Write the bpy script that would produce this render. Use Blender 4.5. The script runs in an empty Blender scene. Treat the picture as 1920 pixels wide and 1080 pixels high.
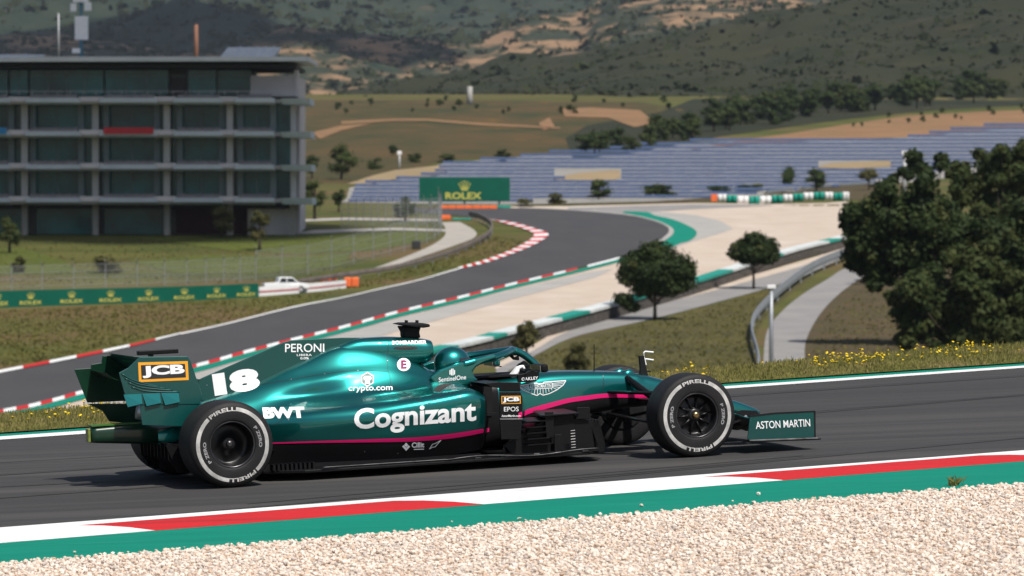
import bpy, bmesh, math, random
import numpy as np
from mathutils import Vector, Matrix
from mathutils.geometry import delaunay_2d_cdt
from mathutils.bvhtree import BVHTree
random.seed(7); RNG = np.random.default_rng(11)
SC = bpy.context.scene
# ------------------------------------------------------------------ camera, sky, sun, exposure
FPX = 8000.0; HZ = 372.0
PIT = math.atan((540-HZ)/FPX); CP, SP = math.cos(PIT), math.sin(PIT)
cam_d = bpy.data.cameras.new('camera'); cam = bpy.data.objects.new('camera', cam_d)
SC.collection.objects.link(cam); SC.camera = cam
cam_d.lens = FPX/1920*36; cam_d.sensor_width = 36; cam_d.clip_start = .5; cam_d.clip_end = 20000
cam.location = (0, 0, 0); cam.rotation_euler = (math.radians(90)-PIT, 0, 0)
cam_d.dof.use_dof = True; cam_d.dof.focus_distance = 33.2; cam_d.dof.aperture_fstop = 5.6
SUN = Vector((.30, -.50, .86)).normalized()
sun_d = bpy.data.lights.new('sun', 'SUN'); sun = bpy.data.objects.new('sun', sun_d); SC.collection.objects.link(sun)
sun_d.energy = 4.5; sun_d.angle = math.radians(.5); sun_d.color = (1, .95, .88)
sun.rotation_euler = SUN.to_track_quat('Z', 'Y').to_euler()
world = bpy.data.worlds.new('World'); SC.world = world; world.use_nodes = True
wn = world.node_tree; bg = wn.nodes['Background']; sky = wn.nodes.new('ShaderNodeTexSky')
sky.sky_type = 'NISHITA'; sky.sun_disc = False
sky.sun_elevation = math.asin(SUN.z); sky.sun_rotation = math.atan2(SUN.x, SUN.y)
sky.dust_density = 2.0; sky.air_density = 1.0
wn.links.new(sky.outputs[0], bg.inputs[0]); bg.inputs[1].default_value = .08
SC.view_settings.view_transform = 'Standard'; SC.view_settings.look = 'None'
SC.view_settings.exposure = .2; SC.view_settings.gamma = 1
SC.render.engine = 'CYCLES'
try:
    SC.cycles.max_bounces = 6; SC.cycles.transparent_max_bounces = 24; SC.cycles.volume_bounces = 0
    SC.cycles.use_denoising = True
except Exception: pass
# ------------------------------------------------------------------ helpers
COL = SC.collection
def link(o, parent=None):
    COL.objects.link(o)
    if parent is not None: o.parent = parent
    return o
def tag(o, label=None, cat=None, group=None, kind=None):
    if label: o['label'] = label
    if cat: o['category'] = cat
    if group: o['group'] = group
    if kind: o['kind'] = kind
    return o
def empty(name, loc=(0,0,0), rz=0):
    o = bpy.data.objects.new(name, None); o.location = loc; o.rotation_euler.z = rz
    return link(o)
def copy_tree(o, parent=None):
    c = o.copy(); COL.objects.link(c)
    if parent is not None: c.parent = parent
    for ch in list(o.children): copy_tree(ch, c)
    return c
def mesh(name, V, Fs, mats, parent=None, smooth=False, mi=None):
    me = bpy.data.meshes.new(name)
    me.from_pydata([tuple(map(float, v)) for v in V], [], [tuple(int(i) for i in f) for f in Fs])
    if not isinstance(mats, (list, tuple)): mats = [mats]
    for m in mats: me.materials.append(m)
    if mi is not None: me.polygons.foreach_set('material_index', np.asarray(mi, dtype=np.int32))
    if smooth: me.polygons.foreach_set('use_smooth', np.ones(len(me.polygons), dtype=bool))
    me.update()
    return link(bpy.data.objects.new(name, me), parent)
def fastmesh(name, V, T, mats, parent=None, k=4, smooth=False, mi=None):
    "numpy mesh of n-gons with k corners each"
    V = np.asarray(V, dtype=np.float32); T = np.asarray(T, dtype=np.int32)
    me = bpy.data.meshes.new(name); me.vertices.add(len(V)); me.vertices.foreach_set('co', V.ravel())
    me.loops.add(T.size); me.loops.foreach_set('vertex_index', T.ravel())
    me.polygons.add(len(T)); me.polygons.foreach_set('loop_start', np.arange(0, T.size, k, dtype=np.int32))
    try: me.polygons.foreach_set('loop_total', np.full(len(T), k, dtype=np.int32))
    except Exception: pass
    if not isinstance(mats, (list, tuple)): mats = [mats]
    for m in mats: me.materials.append(m)
    if mi is not None: me.polygons.foreach_set('material_index', np.asarray(mi, dtype=np.int32))
    me.polygons.foreach_set('use_smooth', np.full(len(T), smooth, dtype=bool))
    me.update(calc_edges=True); me.validate()
    return link(bpy.data.objects.new(name, me), parent)
class MB:
    "collects simple shapes into one mesh"
    def __init__(s): s.V = []; s.F = []; s.M = []
    def add(s, V, Fs, m=0):
        b = len(s.V); s.V += [tuple(v) for v in V]; s.F += [tuple(i+b for i in f) for f in Fs]; s.M += [m]*len(Fs); return s
    def box(s, x0, x1, y0, y1, z0, z1, m=0, M=None):
        V = [(x, y, z) for x in (x0, x1) for y in (y0, y1) for z in (z0, z1)]
        if M is not None: V = [M @ Vector(v) for v in V]
        return s.add(V, [(0,1,3,2),(4,6,7,5),(0,4,5,1),(2,3,7,6),(0,2,6,4),(1,5,7,3)], m)
    def tube(s, P, R, n=8, m=0, flat=1.0, up=None, cap=True):
        P = [Vector(p) for p in P]; k = len(P)
        if not isinstance(R, (list, tuple)): R = [R]*k
        V = []; Fs = []; ref = Vector(up) if up is not None else Vector((0, 0, 1))
        for i in range(k):
            t = (P[min(i+1, k-1)]-P[max(i-1, 0)]).normalized()
            a = t.cross(ref)
            if a.length < 1e-3: a = t.cross(Vector((1, .1, 0)))
            a.normalize(); b = a.cross(t).normalized()
            for j in range(n):
                th = 2*math.pi*j/n; V.append(P[i]+a*R[i]*math.cos(th)+b*R[i]*flat*math.sin(th))
        for i in range(k-1):
            for j in range(n): Fs.append((i*n+j, i*n+(j+1) % n, (i+1)*n+(j+1) % n, (i+1)*n+j))
        if cap: Fs.append(tuple(range(n-1, -1, -1))); Fs.append(tuple(range((k-1)*n, k*n)))
        return s.add(V, Fs, m)
    def prism(s, poly, off, m=0):
        "poly: 3D points; off: thickness vector"
        P = [Vector(p) for p in poly]; o = Vector(off); n = len(P)
        V = P+[p+o for p in P]
        Fs = [tuple(range(n)), tuple(range(2*n-1, n-1, -1))]+[(i, i+n, (i+1) % n+n, (i+1) % n) for i in range(n)]
        return s.add(V, Fs, m)
    def build(s, name, mats, parent=None, smooth=False): return mesh(name, s.V, s.F, mats, parent, smooth, s.M)
def bevel(o, w=.01, seg=2, ang=35):
    m = o.modifiers.new('bevel', 'BEVEL'); m.width = w; m.segments = seg; m.limit_method = 'ANGLE'; m.angle_limit = math.radians(ang); return o
# ------------------------------------------------------------------ materials
MC = {}
def mat(name, c1, c2=None, rough=.7, scale=5., metal=0., bump=0., bscale=None, c3=None, s3=None, stretch=(1,1,1), rot=0, coat=0, spec=.5, detail=6, lo=.35, hi=.65, t3=(.55,.7), transl=0, emit=None):
    "noise-mixed principled material in object space"
    m = bpy.data.materials.new(name); m.use_nodes = True; nt = m.node_tree; N = nt.nodes; L = nt.links; b = N['Principled BSDF']
    b.inputs['Roughness'].default_value = rough; b.inputs['Metallic'].default_value = metal
    b.inputs['Coat Weight'].default_value = coat; b.inputs['Coat Roughness'].default_value = .10
    b.inputs['Specular IOR Level'].default_value = .2 if (spec == .5 and rough >= .6) else spec
    tc = N.new('ShaderNodeTexCoord'); mp = N.new('ShaderNodeMapping'); mp.inputs['Scale'].default_value = stretch; mp.inputs['Rotation'].default_value[2] = rot
    L.new(tc.outputs['Object'], mp.inputs[0])
    def ns(sc, d=detail):
        n = N.new('ShaderNodeTexNoise'); n.inputs['Scale'].default_value = sc; n.inputs['Detail'].default_value = d; n.inputs['Roughness'].default_value = .6
        L.new(mp.outputs[0], n.inputs['Vector']); return n
    def ramp(n, a, e):
        r = N.new('ShaderNodeMapRange'); r.inputs[1].default_value = a; r.inputs[2].default_value = e; L.new(n.outputs[0], r.inputs[0]); return r
    if c2 is None: c2 = tuple(x*.8 for x in c1)
    mx = N.new('ShaderNodeMix'); mx.data_type = 'RGBA'; mx.inputs[6].default_value = (*c1, 1); mx.inputs[7].default_value = (*c2, 1)
    L.new(ramp(ns(scale), lo, hi).outputs[0], mx.inputs[0]); out = mx.outputs[2]
    if c3 is not None:
        m2 = N.new('ShaderNodeMix'); m2.data_type = 'RGBA'; m2.inputs[7].default_value = (*c3, 1); L.new(out, m2.inputs[6])
        L.new(ramp(ns(s3 or scale*3), *t3).outputs[0], m2.inputs[0]); out = m2.outputs[2]
    L.new(out, b.inputs['Base Color'])
    if bump:
        bp = N.new('ShaderNodeBump'); bp.inputs['Strength'].default_value = bump; bp.inputs['Distance'].default_value = .02
        L.new(ns(bscale or scale*4).outputs[0], bp.inputs['Height']); L.new(bp.outputs[0], b.inputs['Normal'])
    if transl:
        tr = N.new('ShaderNodeBsdfTranslucent'); L.new(out, tr.inputs[0]); ms = N.new('ShaderNodeMixShader'); ms.inputs[0].default_value = transl
        L.new(b.outputs[0], ms.inputs[1]); L.new(tr.outputs[0], ms.inputs[2]); L.new(ms.outputs[0], N['Material Output'].inputs[0])
    if emit: b.inputs['Emission Color'].default_value = (*emit[0], 1); b.inputs['Emission Strength'].default_value = emit[1]
    MC[name] = m; return m
# ------------------------------------------------------------------ pixel rays and terrain
def ray(u, v):
    a = (u-960)/FPX; b = -(v-540)/FPX
    return np.array([a, CP+b*SP, -SP+b*CP])
def at(u, v, Y):
    r = ray(u, v); return Vector(r*(Y/r[1]))
KN = [(860,195),(800,222),(770,236),(700,265),(640,297),(600,322),(560,350),(520,382),(480,415),(440,455),(410,497),(395,525),(385,552),(376,590),(340,690),(300,790),(260,905),(230,1010),(205,1110),(185,1250),(176,1420)]
KY = np.array([k[1] for k in KN], float); KZ = np.array([ray(960, k[0])[2]/ray(960, k[0])[1]*k[1] for k in KN]); KM = KZ/KY
def G(u, v, off=0.):
    r = ray(u, v); m = r[2]/r[1]
    i = int(np.clip(np.searchsorted(KM, m)-1, 0, len(KY)-2))
    k = (KZ[i+1]-KZ[i])/(KY[i+1]-KY[i]); Y = (KZ[i]-k*KY[i])/(m-k)
    return Vector((r[0]/r[1]*Y, Y, m*Y+off))
def zb(Y): return float(np.interp(Y, KY, KZ))
def densify(pts, step):
    out = []
    for (a, b) in zip(pts[:-1], pts[1:]):
        n = max(1, int(math.hypot(b[0]-a[0], (b[1]-a[1])*2)/step))
        out += [(a[0]+(b[0]-a[0])*i/n, a[1]+(b[1]-a[1])*i/n) for i in range(n)]
    return out+[pts[-1]]
def spl(pts, n=6):
    "Catmull-Rom through points"
    P = [np.array(p, float) for p in pts]; P = [2*P[0]-P[1]]+P+[2*P[-1]-P[-2]]; out = []
    for i in range(1, len(P)-2):
        for j in range(n):
            t = j/n; a, b, c, d = P[i-1:i+3]
            out.append(.5*((2*b)+(c-a)*t+(2*a-5*b+4*c-d)*t*t+(3*b-a-3*c+d)*t**3))
    return [tuple(x) for x in out]+[tuple(P[-2])]
def sheet(name, poly, off, m, step=7, kind='structure'):
    "a polygon drawn on the far terrain, filled and laid on it"
    E_ = densify(list(poly)+[poly[0]], step)[:-1]
    us = [p[0] for p in E_]; vs = [p[1] for p in E_]
    pts = [Vector((p[0], p[1]*2)) for p in E_]; n = len(pts)
    edges = [(i, (i+1) % n) for i in range(n)]
    y = min(vs)+1
    while y < max(vs):
        x = min(us)
        while x < max(us): pts.append(Vector((x+random.uniform(-2,2), y*2+random.uniform(-1,1)))); x += step*3
        y += step*.55
    vo, _, fo, *_ = delaunay_2d_cdt(pts, edges, [], 1, 1e-4)
    o = mesh(name, [G(p.x, p.y/2, off) for p in vo], fo, m)
    if kind: o['kind'] = kind
    return o
def ribbon(name, A, B, off, mats, n=None, mi=None, across=1, kind='structure', parent=None):
    "strip between two pixel polylines on the far terrain"
    def rs(P, n):
        P = np.array(P, float); d = np.r_[0, np.cumsum(np.hypot(*(np.diff(P, axis=0)*[1,2]).T))]; t = np.linspace(0, d[-1], n)
        return np.stack([np.interp(t, d, P[:,0]), np.interp(t, d, P[:,1])], 1)
    n = n or 60; A = rs(A, n); B = rs(B, n); V = []; Fs = []; M = []
    for i in range(n):
        for j in range(across+1):
            q = A[i]+(B[i]-A[i])*j/across; V.append(G(q[0], q[1], off))
    for i in range(n-1):
        for j in range(across):
            a = i*(across+1)+j; Fs.append((a, a+1, a+across+2, a+across+1)); M.append(mi(i) if mi else 0)
    o = mesh(name, V, Fs, mats, parent, False, M)
    if kind: o['kind'] = kind
    return o
# ------------------------------------------------------------------ foreground road plane (the car's frame)
CAR_O = np.array([-2.41, 33.0, -2.178]); PSI, ALP = .328, .0422
_f = np.array([math.cos(PSI)*math.cos(ALP), math.sin(PSI)*math.cos(ALP), math.sin(ALP)]); _l = np.array([-math.sin(PSI), math.cos(PSI), 0]); _u = np.cross(_f, _l)
CM = np.stack([_f, _l, _u], 1)
CARM = Matrix(((*CM[0], CAR_O[0]), (*CM[1], CAR_O[1]), (*CM[2], CAR_O[2]), (0,0,0,1)))
def c2w(x, y, z=0.): return Vector(CAR_O+CM @ np.array([x, y, z]))
OC = CM.T @ (-CAR_O)
def Cy(u, v, y):
    d = CM.T @ ray(u, v); t = (y-OC[1])/d[1]; p = OC+d*t; return Vector(p)
def Cz(u, v, z=0.):
    d = CM.T @ ray(u, v); t = (z-OC[2])/d[2]; p = OC+d*t; return Vector(p)
def line(u0, v0, u1, v1):
    a = Cz(u0, v0); b = Cz(u1, v1); k = (b.y-a.y)/(b.x-a.x); return lambda x: a.y+k*(x-a.x)
l_far = line(0, 825, 1920, 690); l_near = line(0, 998, 1920, 849); l_kin = line(0, 1020, 1920, 866); l_green = line(0, 1060, 1920, 909)
l_white = line(0, 990, 1920, 845)
l_fline = line(0, 819, 1920, 686)
def fstrip(name, ya, yb, off, mats, x0=-60, x1=60, nx=120, ny=1, mi=None, kind='structure', zf=None):
    V = []; Fs = []; M = []
    for i in range(nx+1):
        x = x0+(x1-x0)*i/nx; a = ya(x); b = yb(x)
        for j in range(ny+1):
            y = a+(b-a)*j/ny; z = off+(zf(x, y, j/ny) if zf else 0); V.append(c2w(x, y, z))
    for i in range(nx):
        for j in range(ny):
            a = i*(ny+1)+j; Fs.append((a, a+ny+1, a+ny+2, a+1)); M.append(mi(i, j) if mi else 0)
    o = mesh(name, V, Fs, mats, None, True, M)
    if kind: o['kind'] = kind
    return o
# ------------------------------------------------------------------ ground and foreground
RROT = -(PSI+.11)
m_asph = mat('asphalt', (.056,.054,.053), (.040,.0395,.040), .85, 1.6, c3=(.076,.072,.068), s3=.35, stretch=(.12,4,1), rot=RROT, bump=.25, bscale=60, t3=(.5,.75))
m_grass = mat('dry_grass', (.094,.092,.026), (.055,.068,.018), .9, .10, c3=(.120,.084,.038), s3=.05, bump=.6, bscale=3, detail=9, stretch=(.6,1,1), lo=.42, hi=.58, t3=(.50,.62), spec=.1)
m_slope = mat('slope_grass', (.085,.075,.024), (.055,.050,.020), .95, .12, c3=(.14,.115,.02), s3=.06, detail=9, t3=(.58,.7))
m_lawn = mat('lawn', (.085,.10,.014), (.06,.078,.012), .9, .3, c3=(.10,.10,.03), s3=.8)
m_earth = mat('earth', (.26,.15,.085), (.20,.115,.06), .95, .08, c3=(.14,.10,.045), s3=.2)
m_bank = mat('brown_bank', (.085,.058,.03), (.06,.05,.022), .95, .2, c3=(.05,.05,.02), s3=.5)
m_trackf = mat('track_asphalt', (.062,.060,.061), (.054,.053,.055), .85, .15, c3=(.070,.067,.066), s3=.06, stretch=(2,.6,1))
m_white = mat('white_paint', (.80,.80,.79), (.72,.72,.71), .6, 3, c3=(.36,.355,.35), s3=1.1, stretch=(.2,6,1), rot=RROT, t3=(.56,.78))
m_red = mat('red_paint', (.52,.018,.022), (.44,.02,.022), .8, 2, c3=(.22,.025,.025), s3=1.0, stretch=(.2,6,1), rot=RROT, t3=(.55,.78))
m_green = mat('green_paint', (.0,.20,.135), (.0,.17,.115), .8, 1.2, c3=(.012,.205,.145), s3=3, stretch=(.4,3,1), rot=RROT)
m_gravelf = mat('gravel_far', (.50,.42,.345), (.44,.36,.29), .95, .25, c3=(.55,.49,.43), s3=.08)
m_apron = mat('apron_concrete', (.36,.345,.32), (.31,.30,.28), .9, .2)
m_service = mat('service_asphalt', (.26,.25,.24), (.21,.205,.20), .9, .3)
m_path = mat('pale_path', (.38,.35,.31), (.32,.30,.27), .9, .3)
m_flower = mat('yellow_petals', (.75,.55,.02), (.65,.42,.01), .7, 9)
m_blade = mat('grass_blades', (.27,.235,.085), (.17,.17,.045), .8, 2.2, c3=(.36,.27,.14), s3=1.5, transl=.3, spec=.15)
def hillmat(name, g1, g2, dirt, sc, t3, s3, stretch=(1,1,1)):
    return mat(name, g1, g2, .95, sc, c3=dirt, s3=s3, t3=t3, detail=10, stretch=stretch, bump=.8, bscale=sc*6)
m_hill = hillmat('hill_scrub', (.016,.021,.009), (.031,.031,.014), (.055,.044,.022), .03, (.60,.78), .05, (.5,1,1))
m_mtn = hillmat('mountain_scrub', (.014,.026,.016), (.034,.042,.025), (.085,.065,.042), .05, (.60,.74), .06, (.6,.5,1.6))
m_mtn2 = hillmat('mountain_clearings', (.015,.026,.015), (.046,.048,.028), (.24,.15,.085), .06, (.47,.58), .05, (.4,.5,2.))
def H(X, Y):
    w = CM.T @ (np.array([X, Y, 0])-CAR_O)
    # plane height at X,Y
    zp = CAR_O[2]-(_u[0]*(X-CAR_O[0])+_u[1]*(Y-CAR_O[1]))/_u[2]
    l = CM.T @ (np.array([X, Y, zp])-CAR_O); d = l[1]-(l_far(l[0])+2.2)
    z = zp-.12-(0 if d < -1.5 else .25+.42*max(0, d+1.0))
    z = min(max(z, -14), 3)
    if Y > 60: z = max(z, zb(Y)) if Y >= KY[0] else z
    if d > 0 and 60 < Y < KY[0]: z = max(z, KZ[0]-2.0)
    return z
ys = list(np.arange(-40, 60, 2.))+list(np.arange(60, 620, 4.))+list(np.arange(620, 1420, 16.))
V = []; Fs = []; nc = 90
for Y in ys:
    W = 70+.30*max(Y, 0)
    for j in range(nc+1): X = -W+2*W*j/nc; V.append((X, Y, H(X, Y)))
for i in range(len(ys)-1):
    for j in range(nc): a = i*(nc+1)+j; Fs.append((a, a+1, a+nc+2, a+nc+1))
tag(mesh('ground', V, Fs, m_grass, None, True), kind='structure')
fstrip('road', l_near, l_far, 0, m_asph, ny=6)
fstrip('edge_line', l_white, lambda x: l_near(x)-.02, .004, m_white)
fstrip('far_edge_line', l_far, l_fline, .004, m_white)
fstrip('far_green_edge', l_fline, lambda x: l_fline(x)+.3, .006, m_green)
m_skid = mat('skid_rubber', (.032,.0315,.032), (.050,.048,.047), .85, 1.5, stretch=(.12,14,1), rot=RROT)
for k, (u0,v0,u1,v1,w) in enumerate(((0,892,600,852,.16),(0,914,330,897,.12),(0,935,420,905,.08),(560,945,1400,868,.10),(1400,742,1920,706,.3),(1350,790,1920,742,.22),(1300,880,1920,822,.1),(0,868,300,851,.03),(700,925,1300,873,.04),(1500,775,1920,741,.04))):
    f = line(u0, v0, u1, v1); a = Cz(u0,v0).x; b = Cz(u1,v1).x
    fstrip('skid_mark', f, lambda x, f=f, w=w: f(x)+w, .003, m_skid, min(a,b)-1, max(a,b)+1, 30)
# kerb: slanted red and white blocks, thin raised step
kb = []; Vk = []; Mk = []
xk = [(-60.,-60.)]
r0, r1 = Cz(150,985), Cz(800,936)
edges = []
e1 = (Cz(148,988).x, Cz(290,996).x); e2 = (Cz(735,940).x, Cz(893,944).x); e3 = (Cz(1290,892).x, Cz(1445,896).x); e4 = (Cz(1780,855).x, Cz(1925,862).x)
dl = e3[0]-e1[0]; dr = e3[1]-e1[1]
for k in range(-6, 7):
    for a, c in ((e1, 1), (e2, 0)): edges.append((a[0]+dl*k, a[1]+dl*k, c))
edges.sort()
for (a, b) in zip(edges[:-1], edges[1:]):
    ns = 6
    Vb = []; Fb = []
    for i in range(ns+1):
        t = i/ns; xa = a[0]+(b[0]-a[0])*t; xb = a[1]+(b[1]-a[1])*t
        for s in range(4):
            y = l_near(xa)+(l_kin(xb)-l_near(xa))*s/3; x = xa+(xb-xa)*s/3
            Vb.append(c2w(x, y, .007+.012*math.sin(math.pi*s/3)))
    for i in range(ns):
        for s in range(3): q = i*4+s; Fb.append((q, q+1, q+5, q+4))
    base = len(Vk); Vk += Vb; kb += [tuple(j+base for j in f) for f in Fb]; Mk += [a[2]]*len(Fb)
tag(mesh('kerb', Vk, kb, [m_white, m_red], None, True, Mk), kind='structure')
fstrip('green_runoff', lambda x: l_kin(x)+.02, l_green, .006, m_green, ny=2)
m_peb = mat('gravel_bed', (.58,.49,.41), (.50,.42,.35), .95, 30, bump=.4, bscale=40)
fstrip('gravel_bed', l_green, lambda x: l_green(x)-22, .002, m_peb, ny=4)
# pebbles
def ico():
    bm = bmesh.new(); bmesh.ops.create_icosphere(bm, subdivisions=1, radius=1); v = np.array([x.co[:] for x in bm.verts]); f = np.array([[w.index for w in q.verts] for q in bm.faces]); bm.free(); return v, f
def scatter_solids(name, P, R, mats, squash=.6, seed=1):
    rg = np.random.default_rng(seed); v, f = ico(); n = len(P)
    base = v[None]*(1+rg.uniform(-.28,.28,(n,len(v),1)))*np.stack([np.ones(n)*1., rg.uniform(.6,1,n), rg.uniform(.45,.8,n)*squash/.6],1)[:,None]
    a = rg.uniform(0, 2*np.pi, n); c, s = np.cos(a), np.sin(a)
    x = base[...,0]*c[:,None]-base[...,1]*s[:,None]; y = base[...,0]*s[:,None]+base[...,1]*c[:,None]
    W = np.stack([x, y, base[...,2]], -1)*R[:,None,None]+P[:,None]
    T = (f[None]+np.arange(n)[:,None,None]*len(v)).reshape(-1, 3)
    mi = np.repeat(rg.choice(len(mats), n, p=[.36,.26,.16,.12,.10][:len(mats)]), len(f))
    return fastmesh(name, W.reshape(-1, 3), T, mats, None, 3, False, mi)
pm = [mat('pebble_pale', (.68,.57,.48), (.56,.46,.38), .9, 20), mat('pebble_cream', (.76,.67,.58), (.64,.55,.47), .9, 20), mat('pebble_tan', (.56,.43,.33), (.48,.36,.27), .9, 20), mat('pebble_grey', (.52,.46,.41), (.43,.38,.34), .9, 20), mat('pebble_white', (.78,.71,.63), (.68,.61,.54), .9, 20)]
n = 64000; xs = RNG.uniform(-4.5, 7.5, n); dd = RNG.uniform(0, 1, n)**1.15*5.2
keep = RNG.uniform(0,1,n) > 0
gy = np.array([l_green(x) for x in xs])-dd+RNG.normal(0, .045, n)+np.where(RNG.uniform(0,1,n) < .004, RNG.exponential(.25, n), 0)
Pp = CAR_O+np.stack([xs, gy, RNG.uniform(.0,.02,n)],1) @ CM.T
tag(scatter_solids('gravel', Pp, RNG.uniform(.008,.019,n)*(1+.25*(RNG.uniform(0,1,n) > .93)), pm), kind='stuff')
# verge beyond the road, rounded crest that falls away
def vz(x, y, t): return .05+.06*math.sin(x*.7)*t-(0 if t < .42 else .9*(t-.42)**1.4*5)
fstrip('verge', lambda x: l_fline(x)+.28, lambda x: l_fline(x)+6.0, -.03, m_grass, ny=14, nx=240, zf=vz)
def blades(name, P, hgt, m, wid=.006, seed=3, lean=.45, slope=None):
    rg = np.random.default_rng(seed); n = len(P); a = rg.uniform(0, 2*np.pi, n); d = np.stack([np.cos(a), np.sin(a), np.zeros(n)],1)
    b = rg.uniform(0, 2*np.pi, n); l = np.stack([np.cos(b), np.sin(b), np.zeros(n)],1)*(rg.uniform(0,lean,n)*hgt)[:,None]
    up = np.array([0,0,1.])*hgt[:,None]; w = wid*(1+rg.uniform(-.3,.8,n))[:,None]
    W = np.stack([P-d*w, P+d*w, P+l*.4+up*.62+d*w*.7, P+l+up],1).reshape(-1,3)
    return fastmesh(name, W, np.arange(4*n).reshape(n,4), m, None, 4)
def vergepts(n, x0, x1, seed, tmax=.5):
    rg = np.random.default_rng(seed); x = rg.uniform(x0, x1, n); t = rg.uniform(.0, tmax, n)
    y = np.array([l_fline(a)+.30 for a in x])+t*5.7; z = np.array([vz(a, 0, b) for a, b in zip(x, t)])-.03
    return CAR_O+np.stack([x, y, z],1) @ CM.T, t
P1, t1 = vergepts(75000, -5, 17, 5)
tag(blades('grass', P1, RNG.uniform(.02,.06,len(P1))*(.6+1.0*t1), [m_blade], .006), kind='stuff')
# tufts standing taller near the crest
P2, t2 = vergepts(5000, -5, 17, 6); kk = t2 > .25; P2 = P2[kk]
tag(blades('tall_grass', P2, RNG.uniform(.04,.09,len(P2)), [m_blade], .005, 9), kind='stuff')
P3, t3 = vergepts(3400, -5, 17, 8); ok = (t3 > .1)
rg = np.random.default_rng(4); cl = np.sin(P3[:,0]*1.7+1)+np.sin(P3[:,0]*4.1)+rg.normal(0,.9,len(P3)); P3 = P3[ok & (cl > .5)]; hf = rg.uniform(.03,.10,len(P3))
Vf = []; Ff = []; Mf = []
for p, h in zip(P3, hf):
    b = len(Vf); r = rg.uniform(.009,.019); w = .003
    Vf += [p+[-w,0,0], p+[w,0,0], p+[w,0,h], p+[-w,0,h]]; Ff.append((b,b+1,b+2,b+3)); Mf.append(1)
    k = 6; b = len(Vf); tx, ty = rg.normal(0,.3,2)
    ring = [p+[r*math.cos(2*math.pi*i/k), r*math.sin(2*math.pi*i/k), h+r*(tx*math.cos(2*math.pi*i/k)+ty*math.sin(2*math.pi*i/k))] for i in range(k)]
    Vf += ring+[p+[0,0,h+r*.55], p+[0,0,h-r*.5]]
    for i in range(k): Ff += [(b+i, b+(i+1) % k, b+k), (b+(i+1) % k, b+i, b+k+1)]; Mf += [0,0]
tag(mesh('wildflowers', Vf, Ff, [m_flower, m_blade], None, False, Mf), kind='stuff')
# small weed in the green strip
wp = Cz(1790, 912); Pw = np.array([c2w(wp.x+RNG.normal(0,.02), wp.y+RNG.normal(0,.02)) for _ in range(60)])
tag(blades('weed', Pw, RNG.uniform(.03,.09,60), [m_blade], .004, 2, 1.0), 'tiny weed sprouting at the edge of the green strip by the gravel', 'weed')
# ------------------------------------------------------------------ far track
TL = spl([(-260,752),(-120,727),(0,702),(91,684),(182,666),(255,650),(328,630),(419,611),(547,579),(640,561),(711,544),(782,528),(860,506),(909,495),(959,478),(994,464),(1015,453),(1028,443),(1022,436),(994,427),(959,418),(916,412),(838,403),(760,397)])
TR = spl([(-260,840),(-120,803),(0,772),(53,762),(116,746),(155,735),(365,686),(456,661),(540,639),(640,614),(746,585),(852,560),(959,533),(1065,508),(1168,482),(1215,464),(1242,448),(1254,436),(1249,425),(1221,414),(1171,404),(1065,395),(973,391),(900,391),(828,391),(760,391)])
sheet('track', TL+TR[::-1], .06, m_trackf)
def sub(P, u0, u1, fwd=True):
    return [p for p in P if u0 <= p[0] <= u1]
kl_out = spl([(860,506),(909,495),(959,478),(994,464),(1015,453),(1028,443),(1022,436),(994,427),(959,418),(916,412)])
kl_in = spl([(860,503),(909,489),(957,471),(984,457),(999,446),(999,438),(978,429),(950,421),(930,415),(910,411.5)])
ribbon('kerb_bend', kl_in, kl_out, .11, [m_white, m_red], 181, lambda i: 1 if (i//5) % 2 else 0, across=2)
ribbon('kerb_left', [(-260,745),(-120,721),(0,697),(91,679),(182,661),(255,646),(340,626)], [(-260,752),(-120,727),(0,702),(91,684),(182,666),(255,650),(340,628)], .11, [m_red, m_white], 61, lambda i: (i//5) % 2)
ribbon('edge_line_left', spl([(340,626.5),(419,609.5),(547,577.5),(640,559.5),(711,543),(782,527),(860,504.5)]), spl([(340,629),(419,611.5),(547,579.5),(640,561),(711,544.5),(782,528.5),(860,506.5)]), .10, m_white, 60)
def offs(P, d): return [(p[0]+d*.25, p[1]+d) for p in P]
kr = [p for p in TR[:6*15+1]]
kra = [p for p in kr if p[0] <= 1100]; krb = [p for p in kr if p[0] >= 1095]
def dk(p): return 3.2+3.4*min(1, max(0, (p[1]-480)/250))
ribbon('kerb_right', kra, [(p[0], p[1]+dk(p)) for p in kra], .11, [m_white, m_red], 121, lambda i: (i//2) % 2)
ribbon('kerb_right_white', krb, [(p[0], p[1]+dk(p)) for p in krb], .11, m_white, 20)
ribbon('green_strip', [(p[0], p[1]+dk(p)*.95) for p in kr], [(p[0]+2, p[1]+dk(p)*2.4) for p in kr], .09, m_green, 120)
gb_out = spl([(1168,487),(1200,482),(1245,471),(1274,458),(1292,453),(1306,441),(1299,429),(1263,413),(1228,405),(1214,399),(1171,397)])
gb_in = spl([(1168,485),(1200,478),(1233,464),(1249,450),(1260,440),(1258,428),(1238,418),(1221,412),(1207,408),(1185,403),(1168,400)])
sheet('green_bend_runoff', gb_out+gb_in[::-1], .08, m_green)
ribbon('bend_edge', spl([(1215,464),(1242,448),(1254,436),(1249,425),(1221,414),(1171,404),(1065,395),(973,390.5)]), spl([(1222,466),(1250,450),(1263,438),(1258,427),(1227,413.5),(1172,402.5),(1066,394),(973,389.8)]), .10, m_apron, 60)
grav = [(-260,850),(-120,812),(0,781),(155,742),(365,692),(540,645),(746,592),(959,540),(1168,486),(1215,466),(1256,440),(1230,415),(1172,403),(1065,394),(935,390),(940,387.5),(1065,387),(1180,384),(1300,381),(1452,383),(1548,381),(1585,378),(1640,400),(1640,430),(1559,452),(1488,474),(1399,500),(1300,532),(1164,565),(1065,592),(959,620),(824,660),(700,700),(500,770),(300,830)]
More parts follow.
